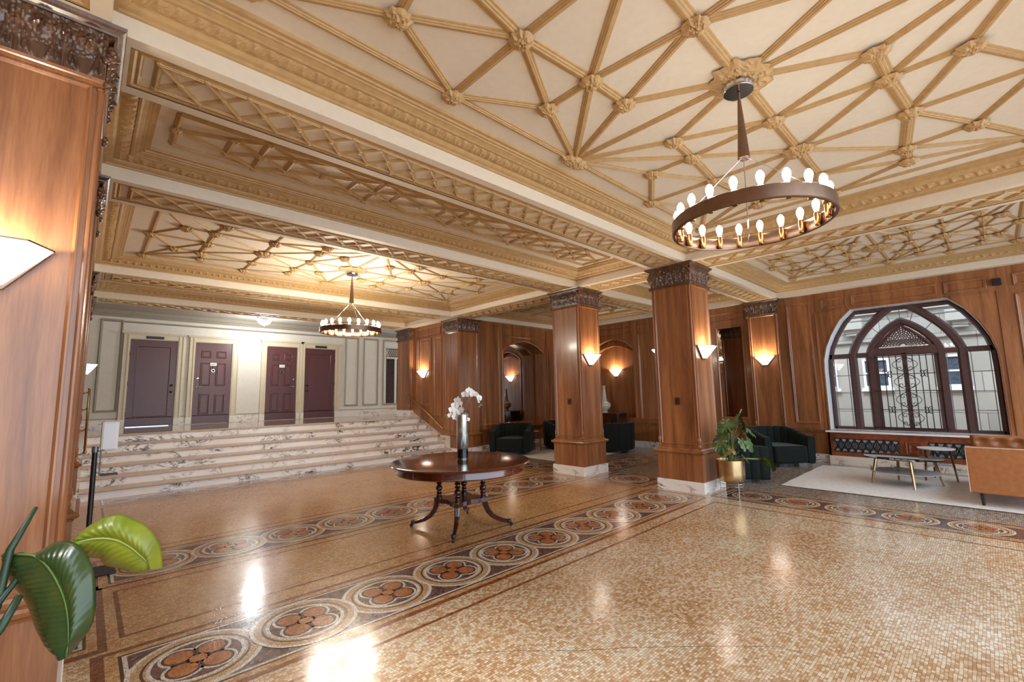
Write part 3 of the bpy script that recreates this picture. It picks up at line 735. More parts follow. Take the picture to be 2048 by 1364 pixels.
# dark glazed opening with an iron transom at the end of the landing wall
op = struct_root('window_2')
mb = MB(); mb.M = MY(WL); mb.box(7.2, 8.1, 1.27, 3.08, .001, .006); mb.build('dark_glass', plain('dark_interior_glass', srgb(40, 38, 40), .1, var=.3), op)
mb = MB(); mb.M = MY(WL); mb.box(7.2, 8.1, 2.80, 3.08, .006, .009); mb.box(7.50, 7.58, 1.27, 2.78, .006, .01); mb.box(7.2, 8.1, 2.74, 2.80, .006, .02); mb.build('pale_panel', WALLC, op)
mb = MB(); mb.M = MY(WL)
for i in range(12):
    u = 7.2 + i * .075; mb.bar((u, 2.81, .015), (u + .15, 3.07, .015), .010, .008); mb.bar((u + .15, 2.81, .015), (u, 3.07, .015), .010, .008)
mb.bar((7.2, 2.81, .015), (8.1, 2.81, .015), .015, .015); mb.bar((7.2, 3.07, .015), (8.1, 3.07, .015), .015, .015); mb.build('iron_transom', BLACK, op)

# ---- ceiling -----------------------------------------------------
ce = struct_root('ceiling')
xs_c = [(-.03, 6.62), (7.28, 10.93)]
ys_c = [(-1.0, 3.05), (3.65, 5.2), (5.83, 9.2), (9.9, 11.5)]
mb = MB(); mb.box(-.95, 11.6, -1.7, 12.2, ZP, ZP + .25); mb.build('coffer_panel', CREAMW, ce)
mb = MB(); mb.box(-.75, 9.2, 12.1, WL + .1, 3.59, 3.7); mb.build('landing_panel', plain('landing_ceiling_paint', srgb(178, 172, 160), .6, var=.04), ce)
# beam bodies: plain cream, with a bead along the lower edge
mb = MB()
def beam(x0, x1, y0, y1, lat):
    mb.box(x0, x1, y0, y1, ZS + .018, ZP + .05)
    q = .085
    if lat: mb.rect((x0, x1, y0, y1), [(0, ZS + .018), (0, ZS), (q, ZS), (q, ZS + .018)])
    else: mb.rect((x0, x1, y0, y1), [(0, ZS + .018), (0, ZS)], 'end')
beams = []
ycuts = [YB[0][1], YB[1][0]], [YB[1][1], YB[2][0]], [YB[2][1], YB[3][0]], [YB[3][1], YB[4][0]]
for (y0, y1) in YB:
    for (x0, x1) in xs_c:
        if x0 > 7 and y0 > 9: continue
        beams.append((x0, x1, y0, y1, 'x'))
for (x0, x1) in XB[:2]:
    for (y0, y1) in ycuts:
        if x0 > 6 and y0 > 9.5: continue
        beams.append((x0, x1, y0, y1, 'y'))
    pass
for (x0, x1) in XB[:2]:
    for (y0, y1) in YB: mb.box(x0, x1, y0, y1, ZS, ZP + .05)
for b in beams: beam(*b[:4], True)
mb.box(XB[2][0], XB[2][1], -1.7, 9.4, ZS, ZP + .05)
mb.box(7.28, 11.3, 9.2, 9.5, ZS, ZP + .05)
mb.box(6.62, 7.1, 9.9, 11.5, ZS, ZP + .05); mb.box(7.28, 7.8, 11.5, 12.12, ZS, ZP)
mb.build('beam', CREAM, ce)
# thin cream bead half way up each plain face
# lattice in the beam soffits
RIB = [(-.5, 0), (-.46, -.010), (-.30, -.012), (-.24, -.020), (-.10, -.022), (-.06, -.028), (.06, -.028), (.10, -.022), (.24, -.020), (.30, -.012), (.46, -.010), (.5, 0)]
def rib(mb, p, q, w, z, hs=1.0):
    p = Vector(p); q = Vector(q); t = (q - p).normalized(); n = Vector((-t.y, t.x)); vs = []
    for e in (p, q):
        for d, h in RIB: vs.append((e.x + n.x * d * w, e.y + n.y * d * w, z + h * hs))
    k = len(RIB); mb.add(vs, [(i, i + 1, k + i + 1, k + i) for i in range(k - 1)] + [tuple(range(k)), tuple(range(k, 2 * k))])
SOF = [(0.085, ZS + .001), (.085, ZS + .006), (.105, ZS + .004), (.12, ZS + .014), (.135, ZS + .008), (.15, ZS + .018)]
mt = MB(); ml = MB(); mc = MB()
for (x0, x1, y0, y1, ax) in beams:
    
    mt.rect((x0, x1, y0, y1), SOF)
    z = ZS + .018
    a0, a1 = (x0 + .22, x1 - .22) if ax == 'x' else (y0 + .22, y1 - .22)
    c0, c1 = (y0, y1) if ax == 'x' else (x0, x1)
    if a1 - a0 < .4: continue
    m_ = (c0 + c1) / 2; h_ = .142
    P = (lambda a, c: (a, c)) if ax == 'x' else (lambda a, c: (c, a))
    rib(ml, P(a0, m_ - h_), P(a1, m_ - h_), .042, z, .8); rib(ml, P(a0, m_ + h_), P(a1, m_ + h_), .042, z, .8)
    rib(ml, P(a0, m_ - h_), P(a0, m_ + h_), .042, z, .8); rib(ml, P(a1, m_ - h_), P(a1, m_ + h_), .042, z, .8)
    n = max(1, round((a1 - a0) / .24)); s_ = (a1 - a0) / n
    for i in range(n):
        u = a0 + i * s_
        rib(ml, P(u, m_ - h_), P(u + s_, m_ + h_), .034, z, .85); rib(ml, P(u, m_ + h_), P(u + s_, m_ - h_), .034, z, .75)
        mx = P(u + s_ / 2, m_); ml.ball((mx[0], mx[1], z - .016), .026, 8, 4, (1, 1, .5))
        for sg in (-1, 1): mx = P(u, m_ + sg * h_); ml.ball((mx[0], mx[1], z - .012), .024, 8, 4, (1, 1, .6))
# stepped gold mouldings round every coffer
MOLD = [(0, ZF), (.0, ZF - .002), (.020, ZF - .002), (.022, ZF + .012), (.03, ZF + .014), (.05, ZF + .018), (.068, ZF + .030), (.07, ZF + .042), (.082, ZF + .042)]
MOLD2 = [(.172, ZF + .070), (.172, ZF + .062), (.188, ZF + .062), (.20, ZF + .070), (.23, ZF + .082), (.245, ZF + .084), (.248, ZF + .094), (.268, ZF + .094), (.272, ZF + .108), (.30, ZF + .110), (.302, ZP)]
random.seed(11)
def leafband(mb, r, d0, d1, z0, z1, step, amp=.022):
    a0, a1, b0, b1 = r
    for side in range(4):
        if side == 0: o, u, n, ln = (a0, b0), (1, 0), (0, 1), a1 - a0
        elif side == 1: o, u, n, ln = (a1, b0), (0, 1), (-1, 0), b1 - b0
        elif side == 2: o, u, n, ln = (a1, b1), (-1, 0), (0, -1), a1 - a0
        else: o, u, n, ln = (a0, b1), (0, -1), (1, 0), b1 - b0
        K = max(4, int(ln / step)); V = 5
        def fn(s_, t):
            d = d0 + (d1 - d0) * t; q = d + (ln - 2 * d) * s_; z = z0 + (z1 - z0) * t
            ph = q / .095 * 2 * PI
            l1 = (max(0, math.sin(ph + 2.2 * t)) ** .6 * .55 + .6 * min(1, 1.6 * mnoise.voronoi(Vector((q * 34, t * 2.2, side)))[0][0])) * math.sin(PI * t) ** .5
            l2 = max(0, math.sin(ph * 2 + 1 - 3 * t)) * math.sin(PI * t)
            z -= amp * (.75 * l1 + .35 * l2)
            dd = d + (.010 * math.sin(ph) if 0 < t < 1 else 0)
            return (o[0] + u[0] * q + n[0] * dd, o[1] + u[1] * q + n[1] * dd, z)
        mb.grid(fn, K, V)
coffers = []
for ix, (x0, x1) in enumerate(xs_c):
    for iy, (y0, y1) in enumerate(ys_c):
        if ix == 1 and iy == 3: continue
        r = (x0, x1, y0, y1); coffers.append((r, ix, iy)); mt.rect(r, MOLD); mt.rect(r, MOLD2)
        leafband(mc, r, .082, .172, ZF + .042, ZF + .070, .012 if iy < 2 and ix == 0 else .02)
# ribs: the star pattern of the big coffers
PT = dict(C=(0, 0), T=(0, 1), a14=(.261, 0), a9=(.141, .468), a10=(.285, .48), a11=(.285, .756), R=(.508, 0), a12=(.515, 1), a13=(.515, .519), a1=(.75, .763), a20=(.773, .455), a21=(.887, .449), a22=(.77, 0), a23=(1, 0), K=(1, 1))
ED = 'T-a11 T-a10 T-a9 T-C C-a14 C-a9 a14-a9 a14-a10 a14-R a9-a10 a10-a11 a10-a13 a10-R a11-a12 a11-a13 a13-a12 a13-a1 a13-a20 a13-R a1-a12 a1-K a1-a20 a20-K a20-a21 a20-a22 a20-R a21-K a21-a22 a21-a23 R-a22 a22-a23'.split()
def boss(mb, cx, cy, z, rx, ry, h, seed=0):
    big_ = rx > .12; nr, nt = (14, 56) if big_ else (7, 28)
    def fn(i, j):
        a = 2 * PI * i; r_ = 1 - j
        lob = .90 + .07 * math.cos(9 * a + seed) + .04 * math.cos(16 * a + 2 * seed)
        x, y = rx * r_ * lob * math.cos(a), ry * r_ * lob * math.sin(a)
        c = mnoise.cell(Vector((0, 0, 0))) * 0 + mnoise.voronoi(Vector((x * 60 + seed, y * 60, seed)))[0][0]
        hh = h * (1 - r_ ** 3) * (.45 + .75 * min(1, c * 1.5))
        return (cx + x, cy + y, z - max(.004, hh))
    mb.grid(fn, nt, nr, cu=True)
mb = MB(); bo = MB()
for (r, ix, iy) in coffers:
    x0, x1, y0, y1 = r; cx, cy = (x0 + x1) / 2, (y0 + y1) / 2; z = ZP
    if y1 - y0 < 2.5:
        # narrow coffers: a chain of crossed squares
        fx0, fx1, fy0, fy1 = x0 + .43, x1 - .43, cy - .28, cy + .28
        for p, q in (((fx0, fy0), (fx1, fy0)), ((fx0, fy1), (fx1, fy1)), ((fx0, fy0), (fx0, fy1)), ((fx1, fy0), (fx1, fy1))): rib(mb, p, q, .055, z, 1)
        cen = [cx + k * 1.13 for k in range(-2, 3)] if ix == 0 else [cx - .6, cx + .6]
        # squares with crosses
        for c in cen:
            for s_ in (-1, 1):
                rib(mb, (c + s_ * .25, cy - .14), (c + s_ * .25, cy + .14), .06, z); rib(mb, (c + s_ * .25, cy + .14), (c, cy + .28), .05, z); rib(mb, (c + s_ * .25, cy - .14), (c, cy - .28), .05, z)
                rib(mb, (c, cy), (c + s_ * .25, cy + .14), .045, z); rib(mb, (c, cy), (c + s_ * .25, cy - .14), .045, z)
                for t in (-1, 1): boss(bo, c + s_ * .25, cy + t * .14, z - .02, .05, .04, .02, c)
            rib(mb, (c, cy - .28), (c, cy + .28), .06, z); boss(bo, c, cy, z - .02, .06, .05, .02, c)
            for t in (-1, 1): boss(bo, c, cy + t * .28, z - .02, .05, .04, .02, c)
        lim = [fx0] + [(a + b) / 2 for a, b in zip(cen, cen[1:])] + [fx1]
        for i, c in enumerate(cen):
            for s_, e in ((-1, lim[i]), (1, lim[i + 1])):
                ends = (cy,) if (e in (fx0, fx1)) else (cy - .28, cy + .28, cy)
                for ey in ends:
                    for t in (-1, 1):
                        if ey == cy or (ey > cy) == (t > 0): rib(mb, (e, ey), (c + s_ * .25, cy + t * .14), .045, z)
        for e in lim: boss(bo, e, cy, z - .02, .05, .07, .02, e)
        continue
    if ix == 0: hx, hy = (2.80, (y1 - y0) / 2 - .50); f = lambda u, v: (cx + u * hx, cy + v * hy)
    else: hx, hy = ((y1 - y0) / 2 - .50, 1.20); f = lambda u, v: (cx + v * hy, cy + u * hx)
    w = .068 if (ix == 0 and iy == 0) else .052
    hs_ = .85 if (ix == 0 and iy == 0) else .6
    for p, q in ((f(-1, -1), f(1, -1)), (f(-1, 1), f(1, 1)), (f(-1, -1), f(-1, 1)), (f(1, -1), f(1, 1))): rib(mb, p, q, w, z, hs_)
    done = set()
    for su in (-1, 1):
        for sv in (-1, 1):
            for e in ED:
                a, b = e.split('-'); p = f(PT[a][0] * su, PT[a][1] * sv); q = f(PT[b][0] * su, PT[b][1] * sv)
                key = tuple(sorted([(round(p[0], 3), round(p[1], 3)), (round(q[0], 3), round(q[1], 3))]))
                if key in done: continue
                done.add(key); rib(mb, p, q, w * 1.35 if e in ('a9-a10', 'a10-a13', 'a13-a20', 'a14-R', 'C-a14', 'R-a22', 'a22-a23', 'a20-a21', 'a20-a22') else w, z, hs_)
            for k, (u, v) in PT.items():
                p = f(u * su, v * sv); key = (round(p[0], 3), round(p[1], 3))
                if key in done: continue
                done.add(key)
                if k == 'C': boss(bo, p[0], p[1], z - .012, .27, .22, .045, 1); continue
                if k in ('T', 'R'): boss(bo, p[0], p[1], z - .018, .20 if k == 'T' else .15, .10 if k == 'T' else .15, .045, p[0]); continue
                boss(bo, p[0], p[1], z - .02, .095, .095, .04, p[0] + p[1])
mb.build('coffer_rib', TAN, ce); bo.build('carved_boss', TAN, ce)
mt.build('coffer_moulding', TAN, ce); ml.build('soffit_lattice', TAN, ce); mc.build('leaf_moulding', TAN, ce)
# ================================================================= THINGS
# ---- outside: the pale stone building across the court
fa = thing('stone_building', 'pale stone building with dark sash windows seen through the arched window', 'building', (14.2, 1.2, 0))
STONE, nt, p = new_mat('coursed_pale_stone')
br = N(nt, 'ShaderNodeTexBrick'); br.inputs['Scale'].default_value = 1; br.inputs['Brick Width'].default_value = 1.1; br.inputs['Row Height'].default_value = .45
br.inputs['Mortar Size'].default_value = .008; br.inputs['Color1'].default_value = srgb(168, 166, 160); br.inputs['Color2'].default_value = srgb(150, 148, 142); br.inputs['Mortar'].default_value = srgb(110, 108, 102)
tc = N(nt, 'ShaderNodeTexCoord'); mp = N(nt, 'ShaderNodeMapping'); mp.inputs['Rotation'].default_value = (PI / 2, 0, PI / 2)
sx = N(nt, 'ShaderNodeSeparateXYZ'); cx_ = N(nt, 'ShaderNodeCombineXYZ'); L(nt, tc.outputs['Object'], sx.inputs[0]); L(nt, sx.outputs[1], cx_.inputs[0]); L(nt, sx.outputs[2], cx_.inputs[1])
L(nt, cx_.outputs[0], br.inputs['Vector']); L(nt, br.outputs[0], p.inputs['Base Color']); p.inputs['Roughness'].default_value = .8
mb = MB(); mb.box(0, .5, -7, 4.2, -1, 3.6)
mb.build('wall', STONE, fa)
mb = MB(); mb.box(-.08, 0, -7, 4.2, 2.62, 2.72); mb.box(-.12, 0, -7, 4.2, 3.3, 3.6); mb.box(-.05, 0, -7, 4.2, .2, .35); mb.build('string_course', STONE, fa)
mb = MB(); mb.m = 0
for yy in (-1.1, .85): mb = MB(); mb.box(-.30, -.05, yy, yy + .45, 2.95, 3.2); mb.box(-.2, -.05, yy + .1, yy + .35, 2.8, 2.95); mb.build('carved_corbel', STONE, fa)
DG = plain('dark_window_pane', srgb(70, 84, 100), .08, var=.3)
for (y0, y1, z0, z1) in ((1.5, 1.95, 1.48, 2.12), (.44, .96, 1.48, 2.2), (2.58, 2.9, 1.45, 2.16), (-.9, -.4, 1.48, 2.2)):
    mb = MB(); mb.box(-.01, .02, y0, y1, z0, z1); w = mb.build('window', DG, fa)
    mb = MB(); mb.M = Matrix(((0, 0, -1, 0), (1, 0, 0, 0), (0, 1, 0, 0), (0, 0, 0, 1)))
    mb.rect((y0, y1, z0, z1), [(0, 0), (0, .05), (.05, .05), (.05, 0)]); mb.box(y0, y1, (z0 + z1) / 2 - .02, (z0 + z1) / 2 + .02, 0, .03); mb.box(y0 - .05, y1 + .05, z0 - .08, z0, 0, .10); mb.build('sash', plain('white_sash', srgb(226, 226, 226), .5), w)
mb = MB(); mb.box(11.5, 15, -7, 6, -.5, -.05); g = mb.build('court_paving', plain('court_stone', srgb(190, 180, 160), .8), kind='structure')

# ---- columns
random.seed(5)
def carved(mb, w, z0, z1, c0, flare, nu=None, nv=20, M=None):
    """carved frieze of rosettes, grapes and leaf stems standing off a face"""
    nu = nu or int(w / .0085); H = z1 - z0; p = .18
    k = max(1, round(w / p)); p = w / k
    def fn(s, v):
        u = s * w; t = (u / p) % 1; x = (t - .5) * p; h = 0
        d = math.hypot(x, (v - .72) * H); an = math.atan2((v - .72) * H, x)
        h += .036 * max(0, 1 - (d / .050) ** 2) * (.72 + .28 * math.cos(5 * an + 1))
        x2 = (((u / p) + .5) % 1 - .5) * p; h += .012 * min(1, 1.5 * mnoise.voronoi(Vector((u * 70, v * 16, c0)))[0][0]) * (v > .35); d2 = math.hypot(x2, (v - .74) * H)
        h += .028 * max(0, 1 - (d2 / .045) ** 2) * (.45 + .55 * abs(math.sin(u * 160)) * abs(math.sin(v * H * 160)))
        for q in (-1, 1):
            xs = q * (.018 + .03 * math.sin(v * 2.6)); h = max(h, .018 * math.exp(-((x - xs) / .007) ** 2) * (v < .66) * min(1, v * 5))
            xs = q * (.030 - .022 * v); h = max(h, .014 * math.exp(-((x2 - xs) / .006) ** 2) * (.12 < v < .55))
        h = max(h, .012 * math.exp(-(x2 / .006) ** 2) * (v < .5))
        e = min(s, 1 - s) * w; h *= min(1, e / .012 + .35)
        return (-w / 2 + u, z0 + H * v, c0 + flare * v ** 2 + h)
    old = mb.M; mb.M = M; mb.grid(fn, nu, nv); mb.M = old
def FM_(dx, dy, h):   # face frame: u along, v up, c outward in direction (dx,dy), centred
    return Matrix(((-dy, 0, dx, 0), (dx, 0, dy, 0), (0, 1, 0, 0), (0, 0, 0, 1)))
def prism_ring(hx, hy, prof):    # prof [(offset outward, z)]
    m = MB(); m.rect((-hx, hx, -hy, hy), [(-d, z) for d, z in prof], 'both'); return m
def column(name, label, loc, hx, hy, zb=0, faces=((0, -1), (1, 0), (0, 1), (-1, 0)), cat='column', group=None, fine=1.0, beads=((-1, -1), (1, -1), (1, 1), (-1, 1)), ped=.60, marble_h=.16):
    t = thing(name, label, cat, (loc[0], loc[1], zb), 0, group)
    Z = lambda z: z - zb
    top = ZS - zb; m0 = marble_h; pz = ped if not zb else .0
    prism_ring(hx, hy, [(.045, 0), (.045, m0 - .006), (.039, m0)]).build('marble_plinth', MARBLE, t)
    if pz:
        prism_ring(hx, hy, [(.025, m0), (.025, pz - .06), (.03, pz - .055)]).build('pedestal', WOODX if False else WOOD, t)
        prism_ring(hx, hy, [(.03, pz - .06), (.035, pz - .045), (.06, pz - .03), (.066, pz - .01), (.06, pz + .005), (.035, pz + .012), (.02, pz + .03), (.0, pz + .045)]).build('pedestal_moulding', WOOD, t)
    s0 = (pz + .03) if pz else m0
    m = prism_ring(hx - .012, hy - .012, [(0, s0), (0, top - .30)])
    for (dx, dy) in faces:
        w = (hx if dx == 0 else hy); c = (hy if dx == 0 else hx) - .012
        m.M = FM_(dx, dy, 0)
        vs = m.rect((-w + .045, w - .045, s0 + .06, top - .345), [(0, c), (0, c + .014), (.008, c + .016), (.018, c + .004), (.02, c)]); m.M = None
    m.build('shaft', WOOD, t)
    for (sx, sy) in beads:
        m = MB(); x, y = sx * (hx - .012), sy * (hy - .012)
        m.lathe([(.012, s0), (.016, s0 + .02), (.026, s0 + .035), (.016, s0 + .06), (.026, s0 + .10), (.029, s0 + .13), (.020, s0 + .165), (.013, s0 + .18), (.013, top - .36), (.02, top - .355), (.014, top - .34)], (x, y, 0), 10)
        m.build('colonnette', WOOD, t)
    prism_ring(hx, hy, [(-.005, top - .345), (.008, top - .34), (.008, top - .325), (.016, top - .32), (.018, top - .305), (.008, top - .30)]).build('necking', WOOD if fine > 1 else CARVED, t)
    m = prism_ring(hx - .005, hy - .005, [(0, top - .31), (0, top - .07), (.03, top - .05)])
    for (dx, dy) in faces:
        w = (hx if dx == 0 else hy); c = (hy if dx == 0 else hx)
        carved(m, 2 * w, top - .30, top - .055, c - .002, .022, M=FM_(dx, dy, 0), nu=int(2 * w / (.0085 / fine)), nv=int(20 * fine))
    for (sx, sy) in beads:
        x, y = sx * (hx + .012), sy * (hy + .012)
        for k in range(7): m.ball((x + random.uniform(-.018, .018), y + random.uniform(-.018, .018), top - .12 - k * .012), random.uniform(.016, .03), 8, 5)
        m.ball((x, y, top - .325), .022, 8, 5); m.ball((x, y, top - .355), .016, 8, 5)
    m.build('capital', CARVED, t, smooth=True)
    prism_ring(hx, hy, [(.02, top - .055), (.035, top - .05), (.038, top - .04), (.055, top - .03), (.065, top - .02), (.07, top - .003), (.066, top)]).build('abacus', CARVED, t)
    return t
G = 'wood panelled columns and pilasters with carved capitals'
cA = column('wood_column', 'square mahogany column nearest the round table, with one sconce facing the camera and an armchair behind', (6.96, 5.51), .325, .325, group=G)
cB = column('wood_column', 'square mahogany column closest to the camera on the right, beside the potted plant', (6.96, 3.345), .325, .325, group=G)
pL = column('wood_column', 'huge foreground column cut by the left picture edge, lit amber by its sconce', (-.36, 3.38), .325, .325, faces=((0, -1), (1, 0)), group=G, fine=1.7)
column('wood_column', 'thin sliver of column just behind the foreground column on the left', (-.36, 5.56), .325, .325, faces=((0, -1), (1, 0)), group=G)
column('wood_column', 'left hand column at the foot of the marble stairs', (-.36, 9.62), .325, .325, faces=((0, -1), (1, 0)), group=G)
column('wood_column', 'farthest left column standing on the landing edge', (-.36, 11.85), .325, .325, .9, faces=((0, -1), (1, 0)), group=G, marble_h=.18)
column('wood_column', 'column at the right foot of the marble stairs where the brass handrail ends', (7.22, 9.60), .325, .325, faces=((0, -1), (-1, 0)), group=G, ped=.50)
column('wood_column', 'column at the right head of the stairs, beside the dark glazed opening', (7.2, 11.95), .36, .36, .9, faces=((0, -1), (-1, 0)), group=G, marble_h=.18)
column('wood_pilaster', 'wall pilaster with a sconce left of the arched window', (11.008, 3.385), .062, .30, faces=((-1, 0),), cat='pilaster', group=G, beads=((-1, -1), (-1, 1)))
column('wood_pilaster', 'wall pilaster hidden mostly behind the nearest right column', (11.008, 5.52), .062, .30, faces=((-1, 0),), cat='pilaster', group=G, beads=((-1, -1), (-1, 1)))

# ---- light switches, outlet and speaker
def plate(name, label, cat, X, y, z, w, h, m, m2):
    t = thing(name, label, cat, (X, y, z)); mb = MB(); mb.box(-.008, 0, -w / 2, w / 2, -h / 2, h / 2); mb.build('cover_plate', m, t, bevel=.002)
    mb = MB(); mb.box(-.016, -.008, -w / 6, w / 6, -h / 5, h / 5); mb.build('toggle', m2, t); return t
SWM = plain('dark_brass_plate', srgb(84, 52, 32), .35, .5)
plate('light_switch', 'small dark switch plate on the column beside the potted plant', 'light switch', 6.637, 3.33, 1.34, .075, .11, SWM, BLACKP)
plate('light_switch', 'small dark switch plate on the column behind the round table', 'light switch', 6.637, 5.47, 1.34, .075, .11, SWM, BLACKP)
sp = thing('wall_speaker', 'small black square box high on the panelling right of the arched window', 'speaker', (WX, -.24, 3.22)); mb = MB(); mb.box(-.09, 0, -.055, .055, -.055, .055); mb.build('housing', BLACKP, sp, bevel=.005)
mb = MB()
for k in range(5): mb.box(-.093, -.09, -.04, .04, -.04 + k * .018, -.032 + k * .018)
mb.build('mesh', BLACK, sp)
ou = thing('wall_outlet', 'small white outlet plate on the wood below the arched mirror', 'outlet', (8.64, WN - .0, .665)); mb = MB(); mb.box(-.035, .035, -.008, 0, -.055, .055); mb.build('cover_plate', WHITEP, ou, bevel=.002)
for z_ in (.012, -.035): mb = MB(); mb.box(-.012, .012, -.011, -.008, z_, z_ + .023); mb.build('socket', plain('light_grey_plastic', srgb(190, 190, 190), .4), ou)

# ---- wall sconces (half pyramids of frosted glass)
def sconce(label, loc, rz, mat=SHADE, power=20, sc=1.0, first=[None]):
    t = thing('wall_sconce', label, 'wall light', loc, rz, 'wedge shaped glass wall sconces')
    w, d, h, wb = .205 * sc, .165 * sc, .185 * sc, .05 * sc     # local: back at y=0, front towards -y
    mb = MB()   # shade: front and two cheeks, open at the top
    T = [(-w, -.012, h / 2), (-w * .62, -d, h / 2), (w * .62, -d, h / 2), (w, -.012, h / 2)]
    Bm = [(-wb, -.012, -h / 2), (-wb * .7, -.04, -h / 2), (wb * .7, -.04, -h / 2), (wb, -.012, -h / 2)]
    ins = lambda v: (v[0] * .95, v[1] * .94 - .0, v[2])
    Q = T + Bm + [ins(v) for v in T] + [(v[0] * .9, v[1] * .9, v[2] + .008) for v in Bm]
    F = []
    for i in range(3): F += [(i, i + 1, 4 + i + 1, 4 + i), (8 + i, 12 + i, 13 + i, 9 + i), (i, 8 + i, 9 + i, i + 1)]
    F += [(4, 5, 6, 7), (12, 15, 14, 13)]
    mb.add(Q, F); mb.build('shade', mat, t)
    mb = MB(); mb.add([(-w, -.001, h / 2), (w, -.001, h / 2), (wb, -.001, -h / 2 - .02), (-wb, -.001, -h / 2 - .02), (-w, -.012, h / 2), (w, -.012, h / 2), (wb, -.012, -h / 2 - .02), (-wb, -.012, -h / 2 - .02)],
        [(0, 1, 2, 3), (4, 7, 6, 5), (0, 4, 5, 1), (1, 5, 6, 2), (2, 6, 7, 3), (3, 7, 4, 0)])
    for i in range(3): mb.bar(T[i], T[i + 1], .006, .008)
    mb.build('back_plate', BRONZE, t)
    ld = bpy.data.lights.new('sconce_lamp', 'POINT'); ld.energy = power; ld.color = (1, .86, .66); ld.shadow_soft_size = .03
    lo = bpy.data.objects.new('lamp', ld); C.objects.link(lo); lo.parent = t; lo.location = (0, -.075, h * .2)
    return t
sconce('glowing sconce on the foreground column at the left picture edge', (-.36, 3.055, 2.13), 0, sc=1.0, power=8)
sconce('glowing sconce on the column nearest the round table', (6.96, 5.188, 2.12), 0)
sconce('glowing sconce on the column beside the potted plant, facing the camera', (6.96, 3.02, 2.09), 0)
sconce('glowing sconce peeking out from behind the column beside the potted plant', (6.96, 3.668, 2.10), PI)
sconce('glowing sconce on the wall pilaster left of the arched window', (10.945, 3.39, 2.13), -PI / 2)
sconce('glowing sconce in the shallow wood niche above the white ceramic vase', (WX + .195, NC, 2.05), -PI / 2)
sconce('glowing sconce on the panelled wall above the right brass handrail', (6.945, 11.0, 2.10), -PI / 2)
sconce('pale cyan looking sconce in profile by the stairs at far left', (-.036, 11.65, 2.11), PI / 2, SHADEC, 3)

# ---- chandeliers
def chandelier(label, loc, top, rad=.50, n=20, bulb=BULB):
    t = thing('ring_chandelier', label, 'chandelier', loc, 0, 'bronze ring chandeliers with bare bulbs')
    hh = top - loc[2]
    mb = MB(); mb.lathe([(.0, hh - .055), (.098, hh - .055), (.10, hh - .052), (.10, hh), (0, hh)], (0, 0, 0), 40, False); mb.build('canopy', STEEL, t, smooth=True)
    mb = MB(); mb.tube([(0, 0, hh - .06), (0, 0, hh - .12)], .009, 8); mb.lathe([(.011, hh - .12), (.014, hh - .16), (.040, hh - .56), (.036, hh - .565)], (0, 0, 0), 20); mb.build('cone_stem', BRONZE, t, smooth=True)
    for k in range(3):
        a = 2 * PI * k / 3 + .35; mb = MB(); mb.tube([(.02 * math.cos(a), .02 * math.sin(a), hh - .56), (.9 * rad * math.cos(a) + .03, .9 * rad * math.sin(a), .06), ((rad - .01) * math.cos(a), (rad - .01) * math.sin(a), .0)], .004, 6); mb.build('cable', STEEL, t)
    mb = MB(); mb.lathe([(rad, -.045), (rad + .008, -.04), (rad + .008, .04), (rad, .045), (rad - .012, .045), (rad - .014, .04), (rad - .014, -.04), (rad - .012, -.045), (rad, -.045)], (0, 0, 0), 72, False); mb.build('ring', BRONZE, t, smooth=True)
    for k in range(n):
        a = 2 * PI * (k + .5) / n; x, y = (rad - .034) * math.cos(a), (rad - .034) * math.sin(a)
        mb = MB(); mb.lathe([(.0, -.04), (.016, -.04), (.018, -.035), (.018, .05), (.014, .056), (.0, .056)], (x, y, 0), 12, False)
        s = mb.build('socket', BRASS, t, smooth=True)
        mb = MB(); mb.lathe([(.0, .050), (.012, .054), (.014, .068), (.021, .092), (.0245, .110), (.022, .128), (.012, .145), (.004, .151), (0, .152)], (x, y, 0), 12, False)
        mb.build('bulb', bulb, s, smooth='all')
    return t
chandelier('large bronze ring chandelier with bare bulbs hanging nearest the camera', (3.28, 1.04, 2.66), ZP - .05)
chandelier('small distant bronze ring chandelier hanging before the marble stairs', (3.28, 7.53, 2.64), ZP - .05, bulb=BULB2)
cl = thing('crystal_ceiling_light', 'small crystal bead flush light on the landing ceiling above the doors', 'ceiling light', (3.22, 12.65, 3.59))
mb = MB(); mb.lathe([(.17, -.03), (.18, -.02), (.18, 0), (0, 0)], (0, 0, 0), 24, False); mb.lathe([(.175, -.03), (.172, -.06), (.178, -.06), (.182, -.03)], (0, 0, 0), 24, False); mb.build('frame', STEEL, cl)
mb = MB()
for ring_ in range(5):
    rr = .165 * math.cos(ring_ * .33); zz_ = -.05 - .16 * math.sin(ring_ * .33)
    for k in range(26 - ring_ * 3): a = 2 * PI * k / (26 - ring_ * 3); mb.ball((rr * math.cos(a), rr * math.sin(a), zz_), .013, 6, 4)
mb.ball((0, 0, -.22), .018, 8, 5); mb.build('crystal_bowl', CRYST, cl)
ld = bpy.data.lights.new('hall_lamp', 'POINT'); ld.energy = 45; ld.color = (.93, .97, 1); ld.shadow_soft_size = .12
lo = bpy.data.objects.new('lamp', ld); C.objects.link(lo); lo.parent = cl; lo.location = (0, -.1, -.5)

